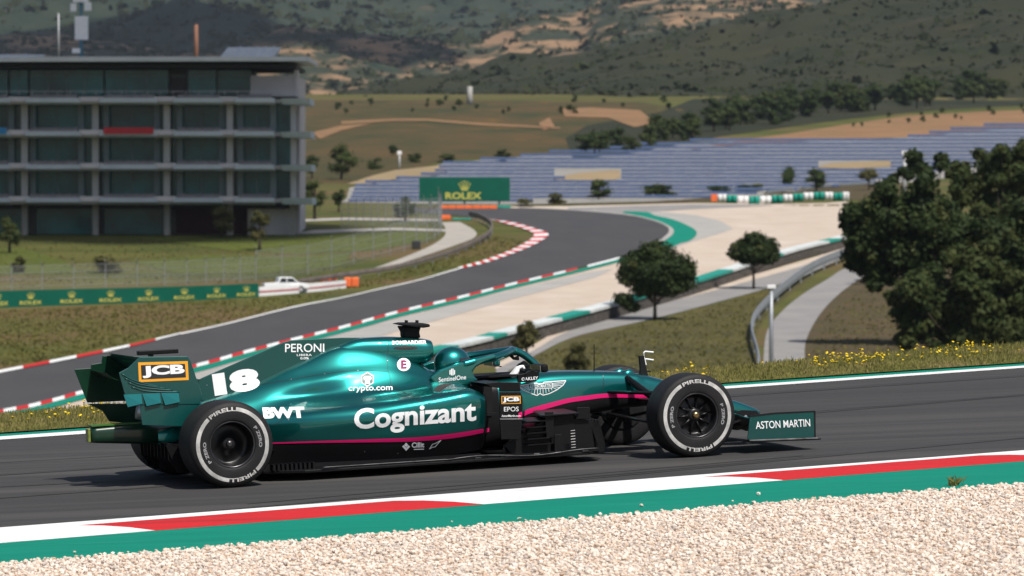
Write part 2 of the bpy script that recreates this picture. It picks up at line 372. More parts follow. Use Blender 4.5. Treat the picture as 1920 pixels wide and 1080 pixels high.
sheet('gravel_trap', grav, .03, m_gravelf, 9)
sheet('apron', [(155,744),(365,694),(540,648),(746,595),(959,543),(1168,490),(1260,466),(1310,450),(1345,440),(1375,430),(1352,415),(1300,403),(1230,397),(1172,398),(1172,403),(1230,415),(1256,440),(1215,466),(1168,486),(959,540),(746,592),(365,692)], .045, m_apron)
sheet('apron_lower', [(155,750),(365,700),(540,652),(746,598),(959,545),(1110,510),(1150,505),(1120,520),(959,562),(746,622),(600,668),(540,690),(365,760),(200,800)], .05, m_apron)
sheet('runoff_strip', [(1065,394),(1172,402.5),(1240,396),(1400,388),(1452,385),(1300,384),(1180,387),(1065,390)], .05, m_service)
# service roads, path, banks
SA = spl([(930,690),(1005,652),(1047,627),(1100,606),(1171,586),(1242,566),(1346,540),(1452,511),(1566,477),(1640,452)])
SB = spl([(930,712),(1010,664),(1083,631),(1207,603),(1290,582),(1346,567),(1430,544),(1506,519),(1569,490),(1660,458)])
ribbon('service_road', SA, SB, .05, m_service, 80, across=2)
ribbon('service_road_shoulder', [(p[0]-3, p[1]-5) for p in SA], [(p[0], p[1]+4) for p in SA], .06, m_gravelf, 80)
AL = spl([(1428,760),(1429,710),(1431,680),(1438,623),(1467,584),(1506,552),(1552,524),(1580,506),(1640,480)])
AR = spl([(1508,760),(1508,710),(1509,680),(1511,641),(1534,595),(1569,556),(1612,524),(1650,505),(1720,480)])
ribbon('access_road', AL, AR, .05, m_service, 60, across=3)
sheet('bank', AR[::-1]+[(1500,790),(2200,790),(2200,470),(1900,470)], .02, m_bank, 12)
sheet('grass_slope', [(930,716),(1010,666),(1083,633),(1207,605),(1346,570),(1506,522),(1560,498),(1523,519),(1440,585),(1412,640),(1426,775),(930,790)], .02, m_slope, 10)
PA = spl([(828,418),(836,432),(829,448),(790,470),(700,504),(640,516)]); PB = spl([(862,417),(890,433),(891,445),(862,458),(745,497),(660,519)])
ribbon('path', PA, PB, .06, m_path, 50, across=2)
for nm, P in (('lawn', [(300,452),(430,441),(620,437),(800,436),(815,450),(700,470),(560,478),(430,470)]), ('lawn_slope', [(-100,470),(40,465),(120,490),(150,512),(-100,520)]), ('lawn_verge', [(240,490),(400,478),(540,482),(660,474),(640,500),(480,515),(330,512)]), ('lawn_edge', [(-100,441),(560,441),(560,444),(300,452),(200,447),(-100,448)])):
    sheet(nm, P, .04, m_lawn)
m_pale = mat('terrace_concrete', (.42,.40,.37), (.36,.34,.32), .9, .4)
sheet('terrace', [(-150,439.6),(330,440.5),(560,440),(740,432),(880,436),(880,432),(740,428),(590,432),(560,436.5),(-150,437)], .05, m_pale)
sheet('terrace_path', [(560,412),(650,409),(760,411),(828,412),(828,415),(760,414.5),(650,413),(560,416)], .05, m_pale)
m_orange = mat('orange_scrub', (.088,.056,.020), (.040,.042,.014), .95, .07, c3=(.17,.085,.015), s3=.10, stretch=(1,.35,1), t3=(.62,.75))
m_redsoil = mat('red_soil', (.25,.14,.07), (.19,.11,.055), .95, .05, c3=(.15,.12,.05), s3=.12)
m_sand = mat('sandy_soil', (.31,.23,.13), (.24,.18,.10), .95, .04)
sheet('scrub_slope', [(330,340),(700,344),(760,325),(830,300),(940,295),(1100,288),(1260,262),(1300,235),(1280,205),(1200,192),(900,188),(560,188),(330,190)], .06, m_orange, 12)
sheet('belt_scrub', [(1075,300),(1180,288),(1260,274),(1350,256),(1480,238),(1600,222),(1760,206),(1960,196),(2060,190),(2060,176),(1800,177),(1300,186),(1240,210),(1100,236),(1060,260)], .08, m_hill, 12)
sheet('dirt_mound', [(650,346),(700,330),(740,320),(830,311),(840,322),(820,330),(735,338),(690,347)], .12, m_sand)
sheet('dirt_slope', [(1280,284),(1400,262),(1500,248),(1600,232),(1700,218),(1840,210),(2000,205),(2000,232),(1900,240),(1700,258),(1500,266),(1350,275)], .10, m_redsoil, 10)
sheet('dirt_patch', [(1030,335),(1090,325),(1160,320),(1165,332),(1150,340),(1060,342)], .12, m_sand)
sheet('dirt_patch_right', [(1530,315),(1560,307),(1665,302),(1680,312),(1600,318)], .12, m_sand)
for nm, P in (('track_dirt', [(640,229),(740,224),(800,224),(900,232),(1050,240),(1050,243),(900,236),(800,228),(740,228),(640,234)]), ('dirt_scar', [(1050,205),(1110,203),(1200,208),(1230,232),(1190,240),(1140,222),(1060,220)]), ('dirt_scar_left', [(585,250),(640,237),(700,232),(640,246),(600,262)]), ('dirt_scar_mid', [(1010,232),(1030,222),(1040,238),(1020,246)])):
    sheet(nm, P, .2, m_redsoil, 8)
for nm, P in (('dirt_right_scar', [(1620,345),(1670,335),(1690,342),(1640,358)]), ('bank_far', [(940,384.5),(1180,381),(1330,371),(1340,377),(1300,380),(1060,385)]), ('bank_far_right', [(1440,357),(1650,345),(1700,348),(1690,378),(1590,374),(1560,362),(1430,365)])):
    sheet(nm, P, .05, m_bank, 8)
ribbon('far_lane', [(1452,361),(1510,352),(1570,345),(1640,338)], [(1480,361),(1535,354),(1600,347),(1660,339)], .10, m_path, 20)
# ------------------------------------------------------------------ hills
from mathutils import noise as mnoise
def hill(name, vbase, ridge, Y0, Y1, amp, m, nu=150, nt=60, u0=-500, u1=2450, seed=0, vexp=1.0, back=True):
    ru = [r[0] for r in ridge]; rv = [r[1] for r in ridge]; bu = [r[0] for r in vbase]; bv = [r[1] for r in vbase]; V = []; Fs = []
    for i in range(nt+1):
        t = i/nt; Y = Y0+(Y1-Y0)*t
        for j in range(nu+1):
            u = u0+(u1-u0)*j/nu; v = np.interp(u, bu, bv)+(np.interp(u, ru, rv)-np.interp(u, bu, bv))*t**vexp
            p = at(u, v, Y); q = Vector((p.x, p.y, seed*77.))/(amp*7)
            h = mnoise.fractal(q, 1.0, 2.1, 5); p.z += amp*h*min(1, t*4); V.append(p)
    if back:
        for j in range(nu+1):
            p = V[nt*(nu+1)+j].copy(); p.y += (Y1-Y0)*.6; p.z -= (Y1-Y0)*.35; V.append(p)
        nt += 1
    for i in range(nt):
        for j in range(nu): a = i*(nu+1)+j; Fs.append((a, a+1, a+nu+2, a+nu+1))
    return tag(mesh(name, V, Fs, m, None, True), kind='structure')
hill('hill', [(-500,232),(2450,232)], [(-500,210),(380,190),(560,186),(700,168),(900,134),(1100,99),(1300,62),(1500,25),(1640,-4),(1920,-60),(2450,-140)], 1150, 1900, 7, m_hill, seed=1)
def cloud(c, rx, ry, rz, seed, label):
    "a lumpy fair-weather cloud high overhead"
    rg = random.Random(seed); bm = bmesh.new()
    for k in range(16):
        a = rg.uniform(0,6.28); q = math.sqrt(rg.random())*.72; s = rg.uniform(.3,.45)
        M = Matrix.Translation((c[0]+rx*q*math.cos(a), c[1]+ry*q*math.sin(a), c[2]+rz*rg.uniform(-.1,.3))) @ Matrix.Diagonal((rx*s, ry*s, rz*.7, 1))
        bmesh.ops.create_icosphere(bm, subdivisions=3, radius=1, matrix=M)
    for v in bm.verts: v.co += Vector((1,1,.6))*(mnoise.fractal(v.co/(rx*.25), 1, 2, 3)*rx*.08)
    me = bpy.data.meshes.new('cloud'); bm.to_mesh(me); bm.free(); me.materials.append(m_cloud); me.polygons.foreach_set('use_smooth', np.ones(len(me.polygons), dtype=bool))
    return tag(link(bpy.data.objects.new('cloud', me)), kind='structure')
m_cloud = mat('cloud_vapour', (.85,.85,.85), (.80,.80,.81), 1., .01, spec=0)
def shade(X, Y, z, rx, ry, rz, seed, hc):   # a cloud whose shadow falls round a place on the land
    t = (hc-z)/SUN.z; cloud((X+SUN.x*t, Y+SUN.y*t, hc), rx, ry, rz, seed, '')
shade(-58, 470, 10, 52, 40, 20, 3, 620)
shade(-420, 3200, 200, 420, 560, 110, 5, 1600)
hill('mountain_foot', [(-500,240),(2450,240)], [(-500,90),(0,60),(200,95),(420,112),(560,80),(640,78),(760,84),(900,66),(1000,20),(1090,22),(1180,-40),(1400,-80),(2450,-120)], 2300, 3300, 26, m_mtn2, seed=2)
hill('mountain', [(-500,200),(2450,200)], [(-500,-160),(2450,-260)], 3000, 5200, 60, m_mtn, seed=3, back=False)
# ------------------------------------------------------------------ trees
m_leafd = mat('leaves_dark', (.034,.052,.014), (.018,.032,.009), .65, .55, c3=(.085,.092,.026), s3=.9, transl=.25, spec=.15)
m_leafm = mat('leaves_mid', (.052,.066,.018), (.030,.046,.013), .7, .5, c3=(.075,.085,.025), s3=1.1, transl=.25, spec=.15)
m_leafo = mat('leaves_olive', (.085,.080,.028), (.055,.058,.020), .75, .6, c3=(.12,.10,.035), s3=1.2, transl=.25, spec=.15)
m_bark = mat('bark', (.075,.058,.042), (.045,.035,.026), .95, 3, stretch=(1,1,.3), bump=.5)
def crown_mesh(name, clumps, n, leaf, m, parent, seed, core=.62):
    "leaf faces spread through the volume of several clumps, each an (x,y,z,rx,ry,rz)"
    rg = np.random.default_rng(seed); C_ = np.array(clumps, float); w = C_[:,3]*C_[:,4]+C_[:,3]*C_[:,5]+C_[:,4]*C_[:,5]
    k = rg.choice(len(C_), n, p=w/w.sum()); d = rg.normal(size=(n,3)); d /= np.linalg.norm(d, axis=1)[:,None]
    r = rg.uniform(0,1,n)**.30*rg.choice([.80,.93,1.0,1.08], n); 
    lump = 1+.16*np.sin(d[:,0]*5+k)*np.cos(d[:,2]*6+k*2)+.10*np.sin(d[:,1]*9+k*3)
    P = C_[k,:3]+d*C_[k,3:]*(r*lump)[:,None]
    nrm = d*1.25+rg.normal(size=(n,3))*.6+np.array([0,0,.3]); nrm /= np.linalg.norm(nrm, axis=1)[:,None]
    t = np.cross(nrm, rg.normal(size=(n,3))); t /= np.linalg.norm(t, axis=1)[:,None]; b = np.cross(nrm, t)
    s = (leaf*rg.uniform(.55,1.35,n))[:,None]
    W = np.stack([P-t*s, P-b*s*.55+t*s*.1, P+t*s, P+b*s*.55-t*s*.1], 1).reshape(-1,3)
    T = np.arange(4*n).reshape(n,4)
    if core:   # the dense inner foliage, as coarse lumpy shells of leaf
        v, f = ico(); Vc = []; Tc = []
        for c in C_:
            vv = v*(1+rg.uniform(-.25,.2,(len(v),1)))*c[3:]*core+c[:3]; b0 = len(W)+sum(len(x) for x in Vc); Vc.append(vv)
            Tc += [(q[0]+b0, q[1]+b0, q[2]+b0, q[2]+b0) for q in f]
        me = bpy.data.meshes.new(name); W = np.concatenate([W]+Vc)
        me.from_pydata([tuple(x) for x in W.tolist()], [], [tuple(x) for x in T.tolist()]+[q[:3] for q in Tc]); me.materials.append(m)
        return link(bpy.data.objects.new(name, me), parent)
    return fastmesh(name, W, T, m, parent, 4)
def limbs(parent, H_, clumps, r, seed, lean=0, base=.45):
    rg = random.Random(seed); mb = MB(); top = (lean*H_, 0, H_*base)
    mb.tube([(0,0,-.3),(lean*H_*.3,0,H_*base*.4),top,(lean*H_*1.2,0,H_*.75)], [r*1.25,r,r*.75,r*.25], 8)
    for c in clumps[:9]:
        mid = Vector(top).lerp(Vector(c[:3]), .5)+Vector((rg.uniform(-.1,.1), rg.uniform(-.1,.1), -.06*H_))
        mb.tube([Vector(top)*rg.uniform(.65,.98), mid, Vector(c[:3])], [r*.45, r*.28, r*.1], 5)
    return mb.build('trunk', m_bark, parent, True)
def auto_clumps(H_, W_, kind, rg):
    cl = []; z0 = {'round':.30, 'bush':.02, 'cone':.12, 'umbrella':.5}[kind]
    for i in range(14 if kind != 'cone' else 8):
        a = rg.uniform(0, 6.28); q = rg.uniform(0,1)**.6
        t = rg.uniform(0,1); z = H_*(z0+(.9-z0)*t)
        if kind == 'cone': rad = W_*.5*(1-t)*.6*q; s = W_*(.34*(1-t)+.10)
        else: rad = W_*.33*q*math.sqrt(max(0,1-(1.5*(t-.42))**2)); s = W_*rg.uniform(.15,.25)
        cl.append((math.cos(a)*rad, math.sin(a)*rad, z, s, s, min(s*.85, H_*.2) if kind != 'cone' else s*1.3))
    return cl
def tree(u, vb, vt, w, kind, m, label, cat='tree', name='tree', n=1800, group=None, seed=0, clumps=None, leaf=None, lean=0, base=.45, Y=None, core=.62, tr=.035):
    p = G(u, vb) if Y is None else at(u, vb, Y); s = p.y/FPX; H_ = (vb-vt)*s; W_ = w*s; rg = random.Random(seed*13+5)
    o = empty(name, p, 0); tag(o, label, cat, group)
    cl = [tuple(c*s for c in q) for q in clumps] if clumps else auto_clumps(H_, W_, kind, rg)
    crown_mesh('crown', cl, n, leaf or max(.12, W_*.03), m, o, seed+3, core)
    if kind != 'bush': limbs(o, H_, cl, max(.1, H_*tr), seed, lean, base)
    return o
# the two free-standing trees on the grass slope, clumps in picture units (x across, z up from the foot)
tree(1228,601,445,150,'round',m_leafd,'large dark round tree with a low side bough, standing alone on the slope',n=14000,seed=1,leaf=.16,base=.25,tr=.022,
  clumps=[(0,0,125,40,40,26),(-35,5,105,36,38,28),(38,0,100,40,38,30),(5,-15,92,48,40,30),(-48,0,82,26,26,20),(52,5,75,28,28,22),(0,10,66,46,36,20),(-20,0,58,26,26,16),(25,-8,60,34,28,16),(-58,0,40,22,20,13),(-44,5,28,18,18,12),(60,0,92,20,22,22)])
tree(1413,543,432,92,'round',m_leafd,'smaller round-crowned tree on a thin pale trunk by the striped barrier',n=7000,seed=2,leaf=.16,base=.35,tr=.022,
  clumps=[(0,0,92,26,26,17),(-24,3,78,22,24,16),(25,0,80,24,24,17),(2,-8,70,32,28,17),(-34,0,66,16,18,12),(36,0,64,14,18,13),(-8,4,56,24,20,10),(24,0,54,14,16,8)])
tree(987,668,605,66,'round',m_leafo,'small grey-green tree beside the tyre barrier, just beyond the car halo',n=1600,seed=3,leaf=.14)
tree(1082,697,646,56,'bush',m_leafo,'low green bush on the slope above the car nose','bush','bush',n=1500,seed=4,leaf=.14)
# the big mass at right: five pines, each with its own spread
def big(u, vb, Y, cl, label, seed, n=11000, m=None):
    return tree(u, vb, vb-max(c[2]+c[5] for c in cl), 240, 'round', m or m_leafd, label, n=n, seed=seed, clumps=cl, leaf=.22, core=.66, base=.3, Y=Y, tr=.02)
def fill(cx, cz, rx, rz, k, seed, s=(.26,.42)):
    rg = random.Random(seed); out = []
    for i in range(k):
        a = rg.uniform(0,6.28); q = math.sqrt(rg.uniform(0,1))*.8; f = rg.uniform(*s)
        out.append((cx+rx*q*math.cos(a), rg.uniform(-.5,.5)*rx, cz+rz*q*math.sin(a), rx*f, rx*f, min(rx, rz)*f*1.05))
    return out
def pic(u0, v0, L, seed):
    rg = random.Random(seed); out = []
    for (u, v, r) in L:
        out.append((u-u0, rg.uniform(-.5,.5)*r, v0-v, r*.86, r*.86, r*.70))
        for k in range(5):
            a = rg.uniform(0,6.28); out.append((u-u0+r*.86*math.cos(a), rg.uniform(-.8,.4)*r, v0-v+r*.72*math.sin(a), r*.36, r*.36, r*.30))
    return out
big(1790, 690, 292, pic(1790,690,[(1650,405,66),(1722,392,66),(1618,452,44),(1700,470,76),(1640,505,40),(1778,435,64),(1600,410,26),(1600,480,26)],21), 'largest dark pine of the right-hand clump, its crown hanging out over the service road', 31, 26000)
big(1810, 725, 278, pic(1810,725,[(1765,565,72),(1850,575,76),(1722,612,48),(1800,632,56),(1890,620,62),(1712,545,46),(1935,545,66),(1700,590,30),(1830,500,60)],23), 'bushy lower pine at the front of the right-hand clump, behind the yellow flowers', 32, 26000, m_leafm)
big(1925, 720, 300, pic(1925,720,[(1905,470,60),(1950,430,70),(1870,440,46),(1960,520,60)],25), 'dark pine at the right edge of the photo, behind the front of the clump', 33, 9000)
big(1880, 600, 345, pic(1880,600,[(1862,312,44),(1905,322,52),(1826,350,44),(1880,385,56),(1945,300,46),(1800,325,26)],27), 'tall pine rising at the back of the right-hand clump below the solar panels', 34, 15000, m_leafm)
big(1742, 480, 370, fill(0,172,50,36,8,29), 'round pine crown poking up beside the grey lamp post at the back of the clump', 35, 3200)
big(1690, 470, 366, fill(0,142,26,22,5,30), 'little dark pine just left of the grey lamp post', 36, 1600)
# mid-distance trees around the far bend
ML = [(1530,360,316,56,'round',m_leafd,'neat round tree at the far service lane, right of the dark conical tree'),(1478,349,303,46,'cone',m_leafd,'dark conical tree in front of the solar field'),
 (1629,357,317,52,'round',m_leafo,'pale olive round tree at the far lane, left of the big clump'),(1122,376,337,62,'round',m_leafd,'dark tree with a low skirt right of the green billboard'),
 (1232,371,345,92,'bush',m_leafd,'wide low dark bush between the billboard tree and the striped tyre barrier'),(1042,383,361,44,'bush',m_leafo,'small round olive bush right of the green billboard'),
 (984,388,373,38,'bush',m_leafo,'tiny pale bush just right of the billboard foot'),(1345,362,348,70,'bush',m_leafd,'low hedge-like bush left of the conical tree'),(1410,359,345,74,'bush',m_leafm,'low mid-green bush touching the conical tree'),
 (760,415,370,58,'round',m_leafd,'dark round tree left of the green billboard, by the catch fence'),(590,412,330,58,'round',m_leafm,'leafy green tree beside the right end of the building'),(635,398,350,32,'round',m_leafd,'narrow dark tree right of the leafy tree by the building'),
 (415,446,388,62,'round',m_leafo,'yellowish thin tree in front of the building, left one of the pair'),(487,470,392,58,'round',m_leafo,'olive thin tree in front of the building, right one of the pair'),(18,475,400,56,'round',m_leafm,'thin tree at the left edge in front of the building'),
 (205,512,470,84,'bush',m_leafo,'rounded olive shrub on the lawn behind the green hoarding'),(36,512,482,30,'bush',m_leafo,'small shrub on the lawn near the left edge'),
 (640,338,268,74,'round',m_leafm,'pale green tree on the scrubby slope right of the building'),(585,335,290,40,'round',m_leafd,'dark tree on the scrub slope touching the building edge'),(737,292,272,28,'round',m_leafd,'small dark tree on the scrubby slope above the billboard'),(775,305,285,40,'bush',m_leafm,'bush at the top of the solar field above the billboard'),(940,302,280,40,'bush',m_leafd,'dark bush at the upper edge of the solar field'),(835,307,288,46,'bush',m_leafm,'green bush above the billboard on the solar field edge'),(705,318,295,44,'bush',m_leafm,'bush beside the sandy mound left of the billboard'),
 (1115,293,245,92,'round',m_leafd,'large dark tree at the left end of the tree belt'),(880,196,158,4,'cone',m_leafd,None)]
for i, (u, vb, vt, w, k, m, lab) in enumerate(ML):
    if lab is None: continue
    tree(u, vb, vt, w, k, m, lab, 'bush' if k == 'bush' else 'tree', 'bush' if k == 'bush' else 'tree', n=900 if vb < 420 else 1300, seed=50+i, leaf=None)
protos = []
for i, (k, m) in enumerate((('round', m_leafd), ('round', m_leafm), ('bush', m_leafd), ('bush', m_leafm))):
    o = empty('tree', (0,0,0)); cl = auto_clumps(10, 11, k, random.Random(90+i)); crown_mesh('crown', cl, 700, .42, m, o, 70+i)
    if k == 'round': limbs(o, 10, cl, .3, i)
    protos.append(o)
used = set(); rg = random.Random(5)
def put(u, v, h, lab, grp):
    k = rg.randrange(4); p = G(u, v); s = h*p.y/FPX/10
    o = protos[k] if k not in used else copy_tree(protos[k]); used.add(k)
    o.location = p; o.scale = (s*rg.uniform(.9,1.4),)*2+(s,); o.rotation_euler.z = rg.uniform(0,6.28); tag(o, lab, 'tree', grp); o.name = 'tree'
BELT = [(1075,290),(1150,286),(1190,283),(1250,268),(1350,245),(1420,233),(1480,226),(1540,218),(1600,212),(1680,203),(1760,196),(1840,189),(1910,184)]
for i in range(76):
    t = rg.random(); u = 1130+t*820; v = np.interp(u, [b[0] for b in BELT], [b[1] for b in BELT])+rg.uniform(-14,4)
    put(u, v, rg.uniform(30,54)*(1 if u > 1300 else .85), 'one of the dark trees in the belt between the orange slope and the scrubby hill', 'trees in the belt below the hill')
for i in range(26):
    u = rg.uniform(600,1330); v = rg.uniform(190,215); put(u, v, rg.uniform(8,17), 'distant dark tree dotted along the foot of the scrubby hill', 'trees dotted at the foot of the hill')
for i in range(16):
    u = rg.uniform(1560,1950); v = np.interp(u,[1560,1950],[232,205])+rg.uniform(-10,14); put(u, v, rg.uniform(7,12), 'small bush scattered on the orange dirt slope above the solar field', 'bushes on the orange slope')
# scrub covering the near hill, nobody could count it
def scrub(name, hn, Y0, Y1, n, rad, m, seed, umin=350, umax=2100):
    rg = np.random.default_rng(seed); P = []
    hobj = bpy.data.objects[hn]; bv = BVHTree.FromPolygons([v.co[:] for v in hobj.data.vertices], [p.vertices[:] for p in hobj.data.polygons])
    for i in range(n):
        Y = rg.uniform(Y0, Y1); u = rg.uniform(umin, umax); X = (u-960)/FPX*Y; h = bv.ray_cast(Vector((X, Y, 3000)), Vector((0,0,-1)))
        if h[0] is not None: P.append(h[0][:])
    P = np.array(P); n = len(P); k = 5
    R = rg.uniform(.5,1.5,n)*rad; C_ = np.repeat(P, k, 0)+rg.normal(size=(n*k,3))*np.repeat(R,k)[:,None]*np.array([.6,.6,.3]); S = (np.repeat(R,k)*rg.uniform(.4,.8,n*k))[:,None]
    nr = rg.normal(size=(n*k,3))+np.array([0,-.4,.9]); nr /= np.linalg.norm(nr,axis=1)[:,None]; t = np.cross(nr, rg.normal(size=(n*k,3))); t /= np.linalg.norm(t,axis=1)[:,None]; b = np.cross(nr,t)
    W = np.stack([C_-t*S, C_-b*S, C_+t*S, C_+b*S],1).reshape(-1,3)
    tag(fastmesh(name, W, np.arange(4*n*k).reshape(-1,4), m, None, 4), kind='stuff')
m_scr = mat('scrub_leaves', (.021,.028,.011), (.032,.037,.016), .9, .05, spec=.1)
scrub('hill_scrub', 'hill', 1160, 1880, 6000, 1.1, m_scr, 5)
scrub('hill_bushes', 'hill', 1160, 1880, 350, 2.4, m_scr, 8)
scrub('mountain_scrub', 'mountain_foot', 2350, 3300, 7000, 3.2, m_scr, 6, -100, 2000)
scrub('mountain_woods', 'mountain', 3050, 5100, 7000, 5.5, m_scr, 7, -100, 2000)
# dry tufts over the grass slopes
m_tuft = mat('dry_tufts', (.17,.155,.045), (.10,.105,.028), .9, .5, c3=(.22,.155,.07), s3=.25, transl=.35, spec=.1)
def pin(x, y, P):
    r = False
    for i in range(len(P)):
        (x0, y0), (x1, y1) = P[i], P[i-1]
        if (y0 > y) != (y1 > y) and x < (x1-x0)*(y-y0)/(y1-y0)+x0: r = not r
    return r
PT = []; rg = random.Random(31)
for (P, n) in (([(-20,585),(480,560),(640,548),(540,575),(330,625),(90,676),(-20,694)], 5000), ([(1010,668),(1207,606),(1346,572),(1500,526),(1440,585),(1405,640),(1415,700),(930,712)], 4000), ([(1515,680),(1540,600),(1620,540),(1900,560),(1920,690)], 3000), ([(-20,450),(560,446),(800,440),(640,512),(480,530),(-20,540)], 2500), ([(600,545),(740,510),(850,482),(925,440),(985,452),(960,470),(850,502),(700,538)], 1500)):
    us = [a[0] for a in P]; vs = [a[1] for a in P]; k = 0
    while k < n:
        u = rg.uniform(min(us), max(us)); v = rg.uniform(min(vs), max(vs))
        if pin(u, v, P): PT.append(G(u, v)[:]); k += 1
PT = np.array(PT); tag(blades('grass_tufts', PT, RNG.uniform(.05,.17,len(PT)), [m_tuft], .09, 12, 1.6), kind='stuff')
# ------------------------------------------------------------------ solar field: one object per row
m_pv = mat('solar_glass', (.055,.08,.15), (.045,.068,.13), .5, .8, spec=.15)
m_gal = mat('galvanised_steel', (.42,.43,.44), (.36,.37,.38), .55, 3, metal=.3)
m_pvg = mat('solar_ground', (.27,.26,.24), (.22,.21,.19), .95, .2)
sheet('solar_ground', [(650,372),(655,352),(735,338),(830,307),(945,297),(1260,268),(1700,258),(1760,240),(1960,224),(2060,300),(1680,345),(1450,366),(1300,376),(960,384),(640,380)], .03, m_pvg, 12)
def interval(v):
    L_ = [(232,1890),(240,1800),(258,1700),(262,1330),(270,1225),(285,1040),(297,950),(306,832),(326,812),(338,735),(346,668),(380,655)]
    l = np.interp(v, [a[0] for a in L_], [a[1] for a in L_])
    R_ = [(232,2040),(300,2040),(330,1690),(345,1640),(360,1480),(374,1330),(380,1000)]
    return l, np.interp(v, [a[0] for a in R_], [a[1] for a in R_])
rows = []
def ordn(k): return ['first','second','third','fourth','fifth','sixth','seventh','eighth','ninth','tenth','eleventh','twelfth','thirteenth','fourteenth','fifteenth','sixteenth','seventeenth','eighteenth','nineteenth','twentieth','twenty-first','twenty-second','twenty-third'][k-1]
v = 236.
while v < 380: rows.append(v); v += 7.2
for k, v in enumerate(rows):
    l, r = interval(v); segs = [(l, r)]
    if 320 < v < 340: segs = [(l, 1040 if v < 330 else 1060), (1165, r)]
    if 304 < v < 316: segs = [(l, 1535), (1670, r)]
    for si, (a, b) in enumerate(segs):
        if b-a < 30: continue
        p0 = G(a, v+3); p1 = G(b, v+3); d = p1-p0; s = p0.y/FPX; hgt = 4.7*s
        o = empty('solar_row', p0)
        side = 'left of the dirt, ' if len(segs) > 1 and si == 0 else 'right of the dirt, ' if len(segs) > 1 else ''
        tag(o, f'blue solar panel row {side}{ordn(k+1)} down from the top of the field', 'solar panels', 'rows of the solar field')
        n = max(4, int((b-a)/24)); mb = MB(); sp = MB()
        for i in range(n):
            x0 = d.x*i/n; x1 = d.x*(i+.985)/n; z0 = .35; j = random.uniform(-.02,.02)
            mb.prism([(x0,0,z0+j),(x1,0,z0+j),(x1,hgt*1.7,z0+hgt+j),(x0,hgt*1.7,z0+hgt+j)], (0,-.02,.06))
        mb.build('panel', m_pv, o)
# ------------------------------------------------------------------ barriers, fences, signs
m_tyrew = mat('stacked_tyres', (.10,.088,.075), (.045,.04,.036), .95, 1.3, c3=(.17,.15,.13), s3=2.2, stretch=(1,1,3))
m_concrete = mat('barrier_concrete', (.36,.35,.33), (.28,.27,.26), .9, .8)
m_steelrail = mat('guardrail_steel', (.33,.35,.37), (.26,.28,.30), .5, 1.5, metal=.5)
m_orangep = mat('orange_plastic', (.85,.16,.04), (.72,.13,.03), .5, 2)
m_rolex = mat('hoarding_green', (.0,.088,.055), (.0,.075,.048), .6, .6)
m_gold = mat('gold_lettering', (.50,.47,.10), (.44,.42,.09), .6, 3)
m_whitep = mat('white_plastic', (.78,.78,.78), (.70,.70,.70), .5, 2)
m_greenp = mat('green_plastic', (.0,.27,.20), (.0,.23,.17), .5, 2)
def wall(P, hv, thick=.5, zoff=0):
    "list of foot points and tops along a traced line; hv: height in picture units"
    out = []
    for i, p in enumerate(P):
        w = G(p[0], p[1]); h = (hv(i/(len(P)-1)) if callable(hv) else hv)*w.y/FPX; out.append((w+Vector((0,0,zoff)), h))
    return out
def ribwall(mb, W, z0, z1, th, i0=0, i1=None, m=0):
    W = W[i0:i1]; V = []; Fs = []
    for k, (p, h) in enumerate(W):
        a = W[max(k-1,0)][0]; b = W[min(k+1,len(W)-1)][0]; t = (b-a); nrm = Vector((-t.y, t.x, 0)).normalized()*th/2
        for (s, z) in ((-1,z0),(1,z0),(1,z1),(-1,z1)): V.append(p+nrm*s+Vector((0,0,z*h)))
    n = len(W)
    for k in range(n-1):
        for j in range(4): Fs.append((k*4+j, k*4+(j+1) % 4, (k+1)*4+(j+1) % 4, (k+1)*4+j))
    Fs += [(3,2,1,0), tuple((n-1)*4+j for j in range(4))]
    mb.add(V, Fs, m)
m_coverw = mat('faded_white_cover', (.62,.64,.63), (.46,.50,.49), .7, .6)
TB = spl([(760,700),(824,684),(900,665),(959,647),(1065,618),(1164,590),(1242,567),(1300,550),(1399,517),(1488,488),(1559,470),(1600,458)], 8)
Wt = wall(TB, lambda t: 34-14*t)
o = empty('tyre_barrier', Wt[0][0]); o.location = (0,0,0)
tag(o, 'long barrier of stacked tyres with a white and green top, running along the gravel trap', 'tyre barrier')
mb = MB(); ribwall(mb, Wt, 0, .83, 1.1); mb.build('tyre_wall', m_tyrew, o)
rg = random.Random(8); i = 0
while i < len(Wt)-2:
    k = min(rg.choice([3,4,5,6]), len(Wt)-1-i); mb = MB(); ribwall(mb, Wt, .83, 1.02, 1.3, i, i+k+1); c = rg.random() < .62
    q = mb.build('top_cover', m_coverw if (i//4) % 3 != 1 else m_greenp, o); q['label'] = 'white top cover' if (i//4) % 3 != 1 else 'green top cover'; i += k
# striped tyre bundles at the far side of the gravel
xs = [1345,1362,1382,1404,1424,1446,1468,1486,1506,1525,1546,1562,1580,1592]
for k in range(len(xs)-1):
    u0, u1 = xs[k], xs[k+1]; v = 379+4*math.sin(k*.5); p0 = G(u0, v); p1 = G(u1, v); d = p1-p0; s = p0.y/FPX; h = (15+3*(k == len(xs)-2))*s
    mb = MB(); L_ = d.length
    n = max(2, int(L_/.9))
    for i in range(n):
        c = p0+d*((i+.5)/n); R_ = L_/n*.52; mb.tube([c, c+Vector((0,0,h*.93)), c+Vector((0,0,h))], [R_, R_, R_*.8], 10)
    wh = k % 2 == 0
    q = mb.build('tyre_bundle', m_whitep if wh else m_greenp, None, True)
    tag(q, f'{["first","second","third","fourth","fifth","sixth","seventh"][k//2]} {"white" if wh else "green"} wrapped tyre bundle from the left, across the gravel', 'tyre bundle', 'wrapped tyre bundles across the gravel')
